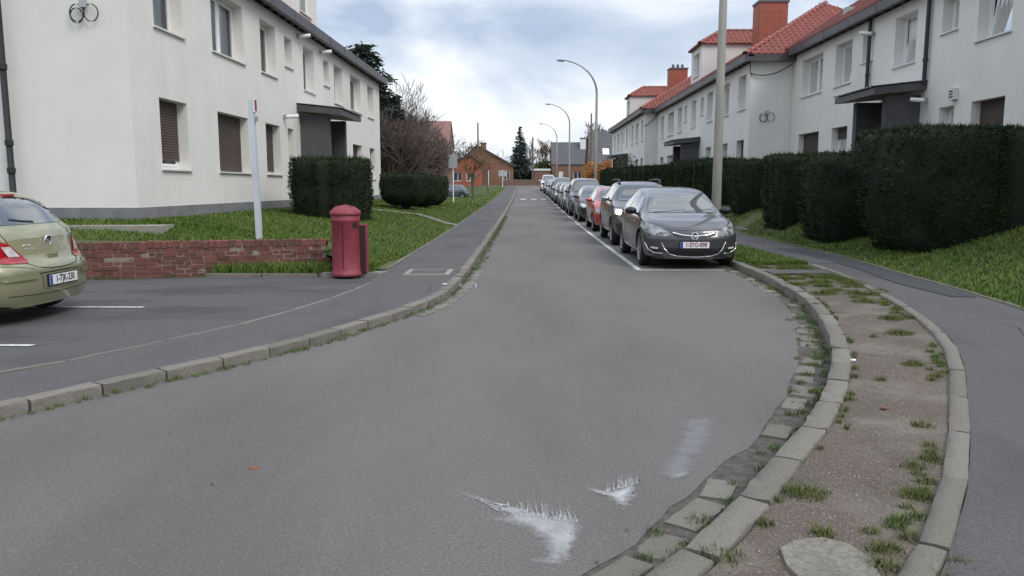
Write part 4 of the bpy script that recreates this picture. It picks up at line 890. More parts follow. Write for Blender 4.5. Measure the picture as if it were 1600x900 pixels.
# ------------------------------------------------------------------ cars
def pchip(xk, yk, x):
    xk = np.array(xk, float); yk = np.array(yk, float); h = np.diff(xk); d = np.diff(yk) / h; m = np.zeros(len(xk))
    for i in range(1, len(xk) - 1):
        if d[i - 1] * d[i] > 0: w1, w2 = 2 * h[i] + h[i - 1], h[i] + 2 * h[i - 1]; m[i] = (w1 + w2) / (w1 / d[i - 1] + w2 / d[i])
    m[0], m[-1] = d[0], d[-1]; x = np.clip(np.array(x, float), xk[0], xk[-1]); i = np.clip(np.searchsorted(xk, x) - 1, 0, len(xk) - 2); t = (x - xk[i]) / h[i]
    return (2 * t**3 - 3 * t**2 + 1) * yk[i] + (t**3 - 2 * t**2 + t) * h[i] * m[i] + (-2 * t**3 + 3 * t**2) * yk[i + 1] + (t**3 - t**2) * h[i] * m[i + 1]
CARS = dict(
    hatch=dict(L=4.42, W=1.81, H=1.50, hz0=.76, hz1=1.00, sc=1.10, sh=1.98, sr=3.72, st=4.22, tz=1.0, b0=.90, b1=1.02, zb=.19, wf=.88, wb=2.69, wr=.33, corner=.36, rcorner=.3),
    small=dict(L=3.95, W=1.70, H=1.48, hz0=.74, hz1=1.00, sc=.90, sh=1.70, sr=3.35, st=3.80, tz=.98, b0=.90, b1=1.0, zb=.19, wf=.78, wb=2.49, wr=.305, corner=.34, rcorner=.28),
    corsa=dict(L=4.0, W=1.71, H=1.47, hz0=.74, hz1=1.02, sc=.88, sh=1.75, sr=3.42, st=3.90, tz=.97, b0=.92, b1=1.03, zb=.19, wf=.80, wb=2.51, wr=.305, corner=.34, rcorner=.20),
    suv=dict(L=4.31, W=1.82, H=1.64, hz0=.90, hz1=1.12, sc=1.10, sh=1.75, sr=3.75, st=4.15, tz=1.08, b0=1.05, b1=1.12, zb=.26, wf=.82, wb=2.67, wr=.345, corner=.30, rcorner=.26),
    van=dict(L=4.38, W=1.81, H=1.80, hz0=.86, hz1=1.14, sc=.98, sh=1.66, sr=4.02, st=4.30, tz=1.05, b0=1.04, b1=1.10, zb=.21, wf=.88, wb=2.73, wr=.325, corner=.34, rcorner=.16),
)
def car_body(p):
    L, W, H = p['L'], p['W'] / 2, p['H']; sc_, sh, sr, st = p['sc'], p['sh'], p['sr'], p['st']; hz0, hz1, tz = p['hz0'], p['hz1'], p['tz']
    K = dict(
        top=([0, .12, .5, sc_ - .02, sc_ + .06, sh - .03, sh + .2, (sh + sr) / 2, sr - .15, sr + .03, st - .05, st + .06, L], [hz0 - .05, hz0 + .015, hz0 + (hz1 - hz0) * .55, hz1, hz1 + .035, H - .075, H - .03, H, H - .035, H - .085, tz + .09, tz + .01, tz - .05]),
        rz=([0, .12, .5, sc_ - .02, sc_ + .06, sh - .03, (sh + sr) / 2, sr - .1, sr + .05, st - .02, st + .06, L], [hz0 - .07, hz0 - .005, hz0 + (hz1 - hz0) * .5, hz1 - .025, hz1 + .0, H - .15, H - .085, H - .125, H - .17, tz + .05, tz - .02, tz - .07]),
        rw=([0, .3, sc_, sh, (sh + sr) / 2, sr, st, L], [.66, .74, .80, .655, .665, .625, .70, .72]),
        bz=([0, .15, .5, sc_, sh, sr, st, L], [hz0 - .12, hz0 - .06, hz0 + (p['b0'] - hz0) * .45, p['b0'], p['b0'] + .02, p['b1'], p['b1'] - .03, tz - .12]),
        bw=([0, .3, sc_, sh, sr, st, L], [.84, .90, .94, .945, .92, .88, .85]),
        mw=([0, .3, sc_, 2.2, sr, st, L], [.90, .96, .99, 1.0, .985, .96, .90]))
    S = np.unique(np.concatenate([np.linspace(0, L, 56), [.02, .05, .1, sc_ - .03, sc_, sc_ + .05, sh - .05, sh, sh + .06, sr - .05, sr, sr + .05, st - .04, st, st + .05, L - .03]])); f = {k: pchip(*v, S) for k, v in K.items()}
    zb = p['zb']; secs = []; NV = 0
    for i, s in enumerate(S):
        bz, rz, tp = f['bz'][i], f['rz'][i], f['top'][i]; bw, rw, mw = f['bw'][i] * W, f['rw'][i] * W, f['mw'][i] * W
        hb = bz - zb
        pts = [(0, zb), (mw * .80, zb), (mw * .94, zb + .05), (mw * .985, zb + hb * .33), (mw, zb + hb * .55), (mw * .992, zb + hb * .78), (bw * 1.0, bz - .015), (bw * .985, bz + .012)]
        k = max(0, rz - bz)
        pts += [(bw * .985 + (rw - bw * .985) * .55 + .012 * min(1, k / .3), bz + .012 + (rz - bz - .012) * .55), (rw, rz), (rw * .93, rz + (tp - rz) * .5), (rw * .55, rz + (tp - rz) * .9), (0, tp)]
        P = np.array(pts); d = np.concatenate([[0], np.cumsum(np.maximum(.004, np.hypot(*np.diff(P, axis=0).T)))])
        q = np.unique(np.concatenate([np.linspace(d[a], d[a + 1], 4) for a in range(len(d) - 1)])); NV = len(q)
        secs.append(np.stack([pchip(d, P[:, 0], q), np.full(NV, s), pchip(d, P[:, 1], q)], 1))
    A = np.array(secs)
    # end caps as shrunken copies of the end sections
    def cap(sec): return [sec * np.array([k, 1, 1]) for k in (.8, .55, .28, 0.0)]
    A = np.concatenate([np.array(cap(A[0])[::-1]), A, np.array(cap(A[-1]))])
    X, Y, Z = A[..., 0], A[..., 1].copy(), A[..., 2]; s = Y.copy()
    t = np.clip(1 - s / 1.0, 0, 1) ** 1.6; Y += p['corner'] * (np.abs(X) / W) ** 2.8 * t
    t2 = np.exp(-s / .22); Y += t2 * (np.clip(Z - .58, 0, 1) * .55 + np.clip(.34 - Z, 0, 1) * .5)
    t = np.clip(1 - (L - s) / .9, 0, 1) ** 1.6; Y -= p['rcorner'] * (np.abs(X) / W) ** 2.8 * t
    t2 = np.exp(-(L - s) / .25); Y -= t2 * (np.clip(Z - .60, 0, .09) * 1.0 + np.clip(Z - .69, 0, 1) * .28 + np.clip(.36 - Z, 0, 1) * .4)
    A = np.stack([X, Y - L / 2, Z], -1); ns, nv = A.shape[:2]
    Vr = A.reshape(-1, 3); Vl = Vr * np.array([-1, 1, 1]); V = np.concatenate([Vr, Vl]); F = []
    for i in range(ns - 1):
        for j in range(nv - 1):
            a, b, c, d = i * nv + j, i * nv + j + 1, (i + 1) * nv + j + 1, (i + 1) * nv + j; F.append((a, b, c, d)); o = ns * nv; F.append((o + d, o + c, o + b, o + a))
    bm = bmesh.new(); vv = [bm.verts.new(v) for v in V]
    for q in F:
        try: bm.faces.new([vv[i] for i in q])
        except ValueError: pass
    bmesh.ops.remove_doubles(bm, verts=bm.verts, dist=.0008); bmesh.ops.dissolve_degenerate(bm, dist=.0004, edges=bm.edges); bmesh.ops.recalc_face_normals(bm, faces=bm.faces)
    g = {k: (lambda x, v=v: float(pchip(*v, [x])[0])) for k, v in K.items()}
    return bm, g
def wheel_meshes(r, spokes=5, steel=False):
    w_ = .2
    mb = MB(); mb.lathe([(r * .66, -w_ / 2 + .02), (r * .70, -w_ / 2), (r * .93, -w_ / 2 + .005), (r * .985, -w_ / 2 + .03), (r, -w_ / 2 + .07), (r, w_ / 2 - .07), (r * .985, w_ / 2 - .03), (r * .93, w_ / 2 - .005), (r * .70, w_ / 2), (r * .66, w_ / 2 - .02)], 36, axis='x'); ty = mb.mesh('tyre', 'rubber', True)
    mb = MB(); mb.mi = 1; mb.lathe([(.001, .02), (r * .66, .02)], 30, axis='x'); mb.lathe([(.001, -.02), (r * .66, -.02)], 30, axis='x'); mb.mi = 0
    mb.lathe([(r * .70, .088), (r * .66, .095), (r * .63, .085), (r * .62, .03)], 36, axis='x'); mb.lathe([(r * .62, -.03), (r * .63, -.085), (r * .66, -.095), (r * .70, -.088)], 36, axis='x')
    for sgn in (1, -1):
        mb.lathe([(.001, sgn * .075), (r * .16, sgn * .072), (r * .19, sgn * .04)], 16, axis='x')
        for k in range(spokes):
            for dd in (-.11, .11):
                t = 2 * math.pi * k / spokes; c, s = math.cos(t + dd * .5), math.sin(t + dd * .5); c2, s2 = math.cos(t + dd * 1.8), math.sin(t + dd * 1.8); wd = .018
                q = [Vector((0, r * .15 * c, r * .15 * s)), Vector((0, r * .65 * c2, r * .65 * s2))]; tn = Vector((0, -(q[1] - q[0]).z, (q[1] - q[0]).y)).normalized() * wd
                x0, x1 = sgn * .07, sgn * .082
                mb.add([(x0, *(q[0] - tn).yz), (x0, *(q[0] + tn).yz), (x1, *(q[1] + tn).yz), (x1, *(q[1] - tn).yz), (sgn * .03, *(q[0] - tn).yz), (sgn * .03, *(q[0] + tn).yz), (sgn * .04, *(q[1] + tn).yz), (sgn * .04, *(q[1] - tn).yz)], [(0, 1, 2, 3), (0, 3, 7, 4), (1, 2, 6, 5)])
    return ty, mb.mesh('rim', ['alloy', 'well'], False)
class Car:
    def __init__(s, name, kind, pm, **kw):
        s.p = p = dict(CARS[kind], **kw); s.root = empty(name); s.pm = pm
        bm, s.g = car_body(p); s.L, s.W, s.H = p['L'], p['W'], p['H']
        for f in bm.faces: f.smooth = True
        s.bvh = BVHTree.FromBMesh(bm); me = bpy.data.meshes.new('body'); bm.to_mesh(me); bm.free(); me.materials.append(M[pm]); me.materials.append(M['well'])
        s.body = obj('body', me, s.root)
        # wheel wells
        mb = MB()
        for yy in (p['wf'], p['wf'] + p['wb']):
            for sg in (-1, 1):
                a, b = sg * (s.W / 2 - .30), sg * (s.W / 2 + .3); rr = p['wr'] + .045; n = 32
                vs = [(x, yy - s.L / 2 + rr * math.cos(2 * math.pi * j / n), p['wr'] + .01 + rr * math.sin(2 * math.pi * j / n)) for x in (a, b) for j in range(n)]
                fs = [(j, (j + 1) % n, n + (j + 1) % n, n + j) for j in range(n)] + [tuple(range(n))[::-1], tuple(range(n, 2 * n))]
                mb.add(vs, fs)
        cm = mb.mesh('cut', 'well'); b2 = bmesh.new(); b2.from_mesh(cm); bmesh.ops.recalc_face_normals(b2, faces=b2.faces); b2.to_mesh(cm); b2.free()
        co = bpy.data.objects.new('cut', cm); COL.objects.link(co); md = s.body.modifiers.new('b', 'BOOLEAN'); md.object = co; md.operation = 'DIFFERENCE'; md.solver = 'EXACT'; md.material_mode = 'TRANSFER'
        dg = bpy.context.evaluated_depsgraph_get(); ev = s.body.evaluated_get(dg); nm = bpy.data.meshes.new_from_object(ev); s.body.modifiers.clear(); s.body.data = nm; bpy.data.objects.remove(co)
        nm.materials.clear(); nm.materials.append(M[pm]); nm.materials.append(M['well'])
        # smooth skin, crisp wheel arches
        mi = [0] * len(nm.polygons)
        for f in nm.polygons:
            c = f.center
            for yy in (p['wf'], p['wf'] + p['wb']):
                rr = math.hypot(c.y - (yy - s.L / 2), c.z - p['wr'] - .01)
                if abs(c.x) > s.W / 2 - .32 and (abs(rr - p['wr'] - .045) < .012 and abs(f.normal.x) < .3 or (abs(abs(c.x) - (s.W / 2 - .30)) < .01 and abs(f.normal.x) > .9)): mi[f.index] = 1
            if f.normal.z < -.7 and c.z < p['zb'] + .05: mi[f.index] = 1
        nm.polygons.foreach_set('material_index', mi)
        nm.set_sharp_from_angle(angle=R(50))
        ty, rim = wheel_meshes(p['wr'])
        for yy in (p['wf'], p['wf'] + p['wb']):
            for sg in (-1, 1):
                o = obj('wheel', ty, s.root, (sg * (s.W / 2 - .125), yy - s.L / 2, p['wr'])); obj('rim', rim, o, (0, 0, 0), (random.uniform(0, 6), 0, 0))
    def patch(s, name, poly, axis, m, o=.004, sign=1, parent=None, edge=.09, smooth=True):
        """poly in 2D laid on the bodywork: axis 'f' front (x,z), 'r' rear (x,z), 's' side (y,z), 't' top (x,y)"""
        bm = bmesh.new()
        T = {'f': lambda a, b: (a, -9, b), 'r': lambda a, b: (a, 9, b), 's': lambda a, b: (9 * sign, a, b), 't': lambda a, b: (a, b, 9)}[axis]
        D = {'f': Vector((0, 1, 0)), 'r': Vector((0, -1, 0)), 's': Vector((-sign, 0, 0)), 't': Vector((0, 0, -1))}[axis]
        f = bm.faces.new([bm.verts.new(T(*q)) for q in poly]); bmesh.ops.triangulate(bm, faces=[f])
        for _ in range(5):
            es = [e for e in bm.edges if e.calc_length() > edge]
            if not es: break
            bmesh.ops.subdivide_edges(bm, edges=es, cuts=1); bmesh.ops.triangulate(bm, faces=[f for f in bm.faces if len(f.verts) > 3])
        last = None; miss = []
        for v in bm.verts:
            h = s.bvh.ray_cast(v.co, D)
            if h[0] is None: miss.append(v); continue
            n = h[1] if h[1].dot(D) < 0 else -h[1]
            v.co = h[0] - D * o * .6 + n * o; last = v.co.copy()
        if miss: bmesh.ops.delete(bm, geom=miss, context='VERTS')
        for f in bm.faces: f.smooth = smooth
        bmesh.ops.recalc_face_normals(bm, faces=bm.faces)
        me = bpy.data.meshes.new(name); bm.to_mesh(me); bm.free(); me.materials.append(M[m]); return obj(name, me, parent or s.root)
    def hit(s, axis, a, b, sign=1):
        T = {'f': (a, -9, b), 'r': (a, 9, b), 's': (9 * sign, a, b), 't': (a, b, 9)}[axis]; D = {'f': (0, 1, 0), 'r': (0, -1, 0), 's': (-sign, 0, 0), 't': (0, 0, -1)}[axis]
        return s.bvh.ray_cast(Vector(T), Vector(D))[0]
    def line(s, name, pts, axis, m, r=.005, sign=1, parent=None, n=3, lift=.0):
        P = []
        for i in range(len(pts) - 1):
            for k in range(n): t = k / n; P.append((pts[i][0] * (1 - t) + pts[i + 1][0] * t, pts[i][1] * (1 - t) + pts[i + 1][1] * t))
        P.append(pts[-1]); Q = [s.hit(axis, *q, sign) for q in P]; Q = [q for q in Q if q]
        if len(Q) < 2: return
        mb = MB(); mb.tube(Q, r, 6); return mb.build(name, m, parent or s.root, True)
    def glazing(s):
        p, g = s.p, s.g; h = s.L / 2; W = s.W / 2
        S = np.linspace(p['sc'] + .03, p['sh'] - .02, 8); rt = [(g['rw'](q) * W - .055, g['rz'](q) + (.012 if i else .015)) for i, q in enumerate(S)]
        top = (0, g['top'](p['sh'] - .02) - .012); bot = (0, g['top'](p['sc'] + .02) - .012)
        wsl = [(x, z) for x, z in rt] + [(rt[-1][0] * .6, top[1] - .012), top, (-rt[-1][0] * .6, top[1] - .012)] + [(-x, z) for x, z in rt[::-1]] + [(-rt[0][0] * .5, (rt[0][1] + bot[1]) / 2), bot, (rt[0][0] * .5, (rt[0][1] + bot[1]) / 2)]
        ws = s.patch('windscreen', wsl, 'f', 'car_glass', .004)
        for a, b in (((-.62 * W, rt[0][1] + .0), (.05, bot[1] + .045)), ((.0, bot[1] + .01), (.62 * W, rt[0][1] + .05))): s.line('wiper', [a, b], 'f', 'black_plastic', .011, n=6)
        S = np.linspace(p['sr'] + .03, p['st'] - .06, 8); rt = [(g['rw'](q) * W - .05, g['rz'](q) + .015) for q in S]; tz_, bz_ = g['top'](p['sr'] + .03) - .01, g['top'](p['st'] - .06) - .0
        s.rear_poly = [(x, z) for x, z in rt] + [(0, bz_)] + [(-x, z) for x, z in rt[::-1]] + [(0, tz_)]
        s.rear = s.patch('rear_window', s.rear_poly, 'r', 'car_glass', .004)
        a0 = p['sc'] + .42; a1 = p['sr'] + .12; SB = p.get('sB', (a0 + a1) / 2 + .05)
        def side(q0, q1):
            q = np.linspace(q0, q1, 9); up = [(x - h, min(g['rz'](x), g['rz'](x)) - .04) for x in q]; lo = [(x - h, g['bz'](x) + .045) for x in q]
            return [u for u, l in zip(up, lo) if u[1] > l[1] + .03] + [l for u, l in list(zip(up, lo))[::-1]]
        for sg in (-1, 1):
            s.patch('side_window', side(a0, SB - .03), 's', 'car_glass', .004, sg); s.patch('side_window', side(SB + .03, a1 - (.0)), 's', 'car_glass', .004, sg)
            s.patch('pillar_trim', side(SB - .03, SB + .03), 's', 'black_plastic', .003, sg)
            for q in (a0 - .22, SB, ) + ((a1 - .18,) if p.get('doors', 5) == 5 else ()):
                s.line('door_seam', [(q - h, g['bz'](q) + .02), (q - h + .01, .6), (q - h + (.02), p['zb'] + .12)], 's', 'seam', .004, sg, n=5)
            s.line('sill_seam', [(a0 - .2 - h, p['zb'] + .12), (SB - h, p['zb'] + .12), (min(a1 - .18, p['wf'] + p['wb'] - p['wr'] - .08) - h, p['zb'] + .12)], 's', 'seam', .004, sg, n=5)
            for q in (SB - .2, a1 - .35)[:2 if p.get('doors', 5) == 5 else 1]:
                c = s.hit('s', q - h, g['bz'](q) - .1, sg)
                if c: mb = MB(); mb.box(-.012, .025, -.09, .09, -.016, .016); o = mb.build('door_handle', s.pm, s.root); o.location = c
            # mirror
            c = s.hit('s', p['sc'] + .5 - h, g['bz'](p['sc'] + .5) + .06, sg); mb = MB(); n = 12; vs = []; pr = [(-.10, .01), (-.09, .05), (-.03, .085), (.03, .088), (.05, .08), (.052, .001)]
            for yy, rr in pr:
                for j in range(n): t = 2 * math.pi * j / n; vs.append((sg * .13 + rr * 1.35 * math.cos(t), yy, .055 + rr * .85 * math.sin(t)))
            mb.add(vs, [(i * n + j, i * n + (j + 1) % n, (i + 1) * n + (j + 1) % n, (i + 1) * n + j) for i in range(len(pr) - 1) for j in range(n)])
            o = mb.build('mirror', p.get('mirror', s.pm), s.root, True); o.location = c; mb = MB(); mb.tube([(0, 0, -.01), (sg * .1, 0, .04)], .025, 8); mb.build('mirror_arm', 'black_plastic', o, True)
    def plate(s, axis, z, text, tm, wdt=.52, tilt=0.0):
        c = s.hit(axis, 0, z); y = c.y + (-.022 if axis == 'f' else .022); sg = -1 if axis == 'f' else 1
        root = obj('number_plate', None, s.root, (0, y, z), (0, 0, 0 if axis == 'f' else math.pi))
        mb = MB(); mb.box(-wdt / 2 - .012, wdt / 2 + .012, 0.0, .03, -.066, .066); mb.build('plate_frame', 'black_plastic', root)
        mb = MB(); mb.box(-wdt / 2, wdt / 2, -.004, -.0005, -.055, .055); mb.build('plate_face', 'plate_white', root)
        mb = MB(); mb.box(-wdt / 2 + .002, -wdt / 2 + .045, -.0055, -.0042, -.053, .053); mb.build('plate_band', 'plate_blue', root)
        cu = bpy.data.curves.new('plate_text', 'FONT'); cu.body = text; cu.size = .105; cu.align_x = 'CENTER'; cu.align_y = 'CENTER'; cu.extrude = .0005; cu.offset = .002; cu.space_character = 1.02; cu.materials.append(M[tm])
        t = bpy.data.objects.new('tmp', cu); COL.objects.link(t); bpy.context.view_layer.update(); me = bpy.data.meshes.new_from_object(t.evaluated_get(bpy.context.evaluated_depsgraph_get())); bpy.data.objects.remove(t)
        t = obj('plate_text', me, root, (.024, -.0062, 0), (R(90), 0, 0)); t.scale = (.80, 1.05, 1)
    def badge(s, axis, z, r=.062):
        c = s.hit(axis, 0, z); rot = 0 if axis == 'f' else math.pi
        root = obj('badge', None, s.root, c + Vector((0, -.012 if axis == 'f' else .012, 0)), (R(-12 if axis == 'f' else 12), 0, rot))
        mb = MB(); pts = [(r * math.cos(t), 0, r * math.sin(t)) for t in np.linspace(0, 2 * math.pi, 29)]; mb.tube(pts, .010, 8, False); mb.build('badge_ring', 'badge', root, True)
        z_ = [(-.085, .008), (.012, .030), (-.004, .004), (.085, -.008), (-.012, -.030), (.004, -.004)]
        mb = MB(); k = .8; n = 6; mb.add([(a * k, -.006, b * k) for a, b in z_] + [(a * k, .01, b * k) for a, b in z_], [(0, 1, 2, 5), (2, 3, 4, 5), (0, 1, 7, 6), (1, 2, 8, 7), (2, 3, 9, 8), (3, 4, 10, 9), (4, 5, 11, 10), (5, 0, 6, 11)]); mb.build('badge_bolt', 'badge', root)
        mb = MB(); mb.lathe([(.001, 0), (r, 0)], 24); mb.v = [(x, .011, y) for x, y, z in mb.v]; mb.build('badge_field', 'black_plastic', root)
    def mirrorpoly(s, poly): return [(-x, z) for x, z in poly][::-1]
    def done(s, x, y_front, rz=0.0, **tags):
        y = y_front + s.L / 2; s.root.location = (x, y, gz(y) + .002); s.root.rotation_euler = (math.atan((gz(y + 1) - gz(y - 1)) / 2), 0, rz)
        for k, v in tags.items(): s.root[k] = v
        return s.root
GROUP = 'cars parked along the right side'
def face(c, head, grille, lower, hm='lamp_glass', fog=None):
    for pl_ in (head, c.mirrorpoly(head)): c.patch('headlight', pl_, 'f', hm, .005, edge=.05)
    if grille: c.patch('grille', grille, 'f', 'black_plastic', .004, edge=.06)
    if lower: c.patch('lower_grille', lower, 'f', 'black_plastic', .004, edge=.06)
    if fog:
        for pl_ in (fog, c.mirrorpoly(fog)): c.patch('fog_lamp_recess', pl_, 'f', 'black_plastic', .004, edge=.05)
    W = c.W / 2; z = c.p['hz0']
    c.line('bonnet_seam', [(-W * .8, z - .01), (-W * .5, z - .045), (0, z - .05), (W * .5, z - .045), (W * .8, z - .01)], 'f', 'seam', .0045, n=5)
# 1. dark grey hatchback in front
c = Car('parked_car', 'hatch', 'paint_gunmetal', mirror='black_plastic'); c.glazing()
face(c, [(-.85, .85), (-.74, .815), (-.58, .755), (-.47, .69), (-.41, .635), (-.50, .605), (-.70, .615), (-.83, .66), (-.875, .76)], [(-.40, .685), (-.2, .665), (0, .66), (.2, .665), (.40, .685), (.38, .625), (.25, .585), (0, .565), (-.25, .585), (-.38, .625)],
     [(-.52, .40), (.52, .40), (.46, .31), (.34, .265), (0, .245), (-.34, .265), (-.46, .31)], fog=[(-.80, .42), (-.62, .40), (-.56, .34), (-.66, .315), (-.80, .345)])
c.line('grille_bar', [(-.39, .672), (-.22, .628), (0, .610), (.22, .628), (.39, .672)], 'f', 'chrome', .020, n=6)
c.line('chrome_strip', [(-.585, .50), (-.53, .38), (-.44, .285), (-.3, .245), (0, .228), (.3, .245), (.44, .285), (.53, .38), (.585, .50)], 'f', 'chrome', .011, n=4)
for sg in (-1, 1):
    c.line('fog_trim', [(sg * .845, .47), (sg * .80, .36), (sg * .69, .30), (sg * .56, .29)], 'f', 'chrome', .010, n=4); c.patch('fog_lamp', [(sg * .76, .415), (sg * .63, .40), (sg * .64, .37), (sg * .75, .38)], 'f', 'lamp_bright', .008, edge=.05)
    c.line('window_chrome', [(c.p['sc'] + .3 - 2.21, .96), (c.p['sc'] + 1.0 - 2.21, .965), (3.6 - 2.21, 1.05)], 's', 'chrome', .008, sg, n=6)
c.badge('f', .612); c.plate('f', .455, '1-SYO-898', 'plate_text')
c.done(3.08, 13.95, 0.0, label='dark grey hatchback with chrome grille bar at the front of the parked row', category='car', group=GROUP)
# 2. SUV with roof rails
c = Car('parked_car', 'suv', 'paint_charcoal', mirror='alloy'); c.glazing()
face(c, [(-.84, .95), (-.60, .92), (-.55, .80), (-.66, .76), (-.83, .80)], [(-.5, .92), (.5, .92), (.45, .78), (-.45, .78)], [(-.5, .56), (.5, .56), (.42, .40), (-.42, .40)], 'lamp_bright')
c.line('grille_bar', [(-.48, .86), (0, .855), (.48, .86)], 'f', 'chrome', .016, n=6)
c.patch('headlight_spot', [(-.80, .89), (-.72, .905), (-.67, .87), (-.69, .81), (-.77, .80), (-.81, .84)], 'f', 'headlight_emissive', .010, edge=.04)  # small bright emissive patch on one headlight
for sg in (-1, 1):
    a, b = c.p['sh'] + .15 - c.L / 2, c.p['sr'] - .1 - c.L / 2; x = sg * (c.g['rw'](2.7) * c.W / 2 - .06); zt = c.H - .05
    mb = MB(); mb.tube([(x, a, zt - .03), (x, a + .12, zt + .075), (x, a + .5, zt + .09), (x, b - .4, zt + .09), (x, b - .1, zt + .07), (x, b, zt - .03)], [.035, .035, .024, .024, .035, .035], 8); mb.build('roof_rail', 'black_plastic', c.root, True)
c.plate('f', .66, '1-VRA-512' if False else '', 'plate_text') if False else None
c.done(3.12, 19.2, 0.0, label='dark grey sport utility car with roof rails and one bright headlight', category='car', group=GROUP)
# generic builders
def plain(kind, pm, hm='lamp_glass', **kw):
    c = Car('parked_car', kind, pm, **kw); c.glazing(); z = c.p['hz0']; W = c.W / 2
    face(c, [(-W * .93, z + .03), (-W * .70, z), (-W * .52, z - .07), (-W * .56, z - .13), (-W * .78, z - .14), (-W * .93, z - .09)], [(-W * .42, z - .07), (W * .42, z - .07), (W * .38, z - .13), (-W * .38, z - .13)], [(-W * .6, z - .32), (W * .6, z - .32), (W * .5, z - .46), (-W * .5, z - .46)], hm)
    c.line('grille_bar', [(-W * .4, z - .10), (0, z - .10), (W * .4, z - .10)], 'f', 'chrome', .008, n=5)
    mb = MB(); y = c.hit('f', 0, z - .24).y; mb.box(-.26, .26, y - .02, y + .03, z - .295, z - .185); mb.build('number_plate', 'plate_white', c.root)
    return c
c1 = plain('small', 'paint_red', mirror='paint_red'); c1.done(3.08, 25.0, label='small red hatchback parked behind the dark sport utility car', category='car', group=GROUP)
c2 = plain('small', 'paint_ink', 'lamp_bright'); c2.done(3.05, 31.3, label='blackish blue hatchback with pale headlights behind the red car', category='car', group=GROUP)
c3 = plain('van', 'paint_navy'); c3.done(3.0, 36.4, label='tall dark blue people carrier, fifth car in the parked row', category='car', group=GROUP)
def recolour(root, old, new):
    r = copy_tree(root); st_ = [r]
    while st_:
        o = st_.pop(); st_ += list(o.children)
        if o.type == 'MESH' and o.data.materials:
            for i, sl_ in enumerate(o.material_slots):
                if sl_.material == M[old]: sl_.link = 'OBJECT'; sl_.material = M[new]
    return r
def put(root, x, yf, label):
    L = CARS['small']['L']; y = yf + 2.1; root.location = (x, y, gz(y)); root.rotation_euler = (math.atan((gz(y + 1) - gz(y - 1)) / 2), 0, random.gauss(0, .006)); root['label'] = label; root['category'] = 'car'; root['group'] = GROUP
put(recolour(c2.root, 'paint_ink', 'paint_slate'), 2.95, 42.6, 'slate grey hatchback, sixth car in the parked row')
put(recolour(c2.root, 'paint_ink', 'paint_navy'), 2.98, 48.0, 'navy hatchback, seventh car in the parked row')
put(recolour(c2.root, 'paint_ink', 'paint_charcoal'), 2.9, 53.4, 'dark hatchback, eighth car in the parked row')
put(recolour(c3.root, 'paint_navy', 'paint_slate'), 2.95, 59.0, 'grey people carrier, ninth car in the parked row')
put(recolour(c2.root, 'paint_ink', 'paint_black'), 2.9, 65.2, 'black hatchback, tenth car in the parked row')
put(recolour(c2.root, 'paint_ink', 'paint_silver'), 2.85, 71.5, 'silver hatchback, eleventh car in the parked row')
put(recolour(c2.root, 'paint_ink', 'paint_ink'), 2.75, 78.0, 'dark hatchback just in front of the white van')
put(recolour(c3.root, 'paint_navy', 'paint_white'), 2.65, 86.0, 'white van at the far end of the parked row')
o = recolour(c2.root, 'paint_ink', 'paint_slate'); o.location = (-7.95, 83, low(-7.95, 83) + .02); o.rotation_euler = (0, 0, R(-90)); o['label'] = 'grey hatchback parked side-on beyond the left lawn'; o['category'] = 'car'; del o['group']
# pale green three-door hatchback on the left, seen from behind
c = Car('parked_car', 'corsa', 'paint_green', doors=3); c.glazing()
face(c, [(-.80, .78), (-.60, .74), (-.46, .66), (-.70, .62), (-.81, .68)], [(-.38, .66), (.38, .66), (.34, .6), (-.34, .6)], [(-.5, .42), (.5, .42), (.42, .3), (-.42, .3)])
for sg in (-1, 1):
    c.patch('tail_light', [(sg * .84, .93), (sg * .70, .93), (sg * .56, .86), (sg * .42, .69), (sg * .44, .66), (sg * .70, .67), (sg * .84, .73)], 'r', 'tail_red', .006, edge=.045)
    c.patch('reversing_light', [(sg * .66, .845), (sg * .57, .845), (sg * .49, .735), (sg * .62, .735)], 'r', 'tail_clear', .011, edge=.05)
    c.patch('bumper_moulding', [(sg * .80, .545), (sg * .40, .535), (sg * .42, .49), (sg * .76, .485), (sg * .81, .51)], 'r', 'paint_green', .016, edge=.05)
    c.line('hatch_seam', [(sg * .60, .985), (sg * .565, .86), (sg * .47, .67), (sg * .36, .61), (sg * .15, .585), (0, .58)], 'r', 'seam', .005, n=5)
    c.line('bumper_seam', [(sg * .84, .66), (sg * .62, .635), (sg * .42, .60)], 'r', 'seam', .004, n=4)
c.line('bumper_lip', [(-.78, .33), (-.4, .315), (0, .31), (.4, .315), (.78, .33)], 'r', 'seam', .004, n=6)
c.patch('plate_recess', [(-.33, .535), (.33, .535), (.31, .375), (-.31, .375)], 'r', 'paint_green', .006)
c.line('plate_lip', [(-.36, .54), (0, .545), (.36, .54)], 'r', 'seam', .006, n=6)
c.badge('r', .875); c.plate('r', .455, '1-TJK-230', 'plate_text_dark')
h_ = c.hit('r', 0, .71); mb = MB(); mb.box(-.085, .085, -.02, .018, -.032, .025); o = mb.build('hatch_handle', 'paint_green', c.root); o.location = h_
mb = MB(); mb.box(-.07, .07, -.02, .003, -.06, -.04); o = mb.build('handle_recess', 'black_plastic', c.root); o.location = h_
c.line('rear_wiper', [(.02, c.p['tz'] + .115), (.18, c.p['tz'] + .125), (.36, c.p['tz'] + .15)], 'r', 'black_plastic', .018, n=4)
mb = MB(); y = c.p['sr'] - c.L / 2; mb.box(-.08, .08, y - .02, y + .058, c.H - .10, c.H - .072); mb.build('third_brake_light', 'tail_red', c.root)
c.line('script_badge', [(.30, .845), (.40, .845)], 'r', 'chrome', .008); c.line('script_badge', [(.27, .81), (.385, .81)], 'r', 'chrome', .004)
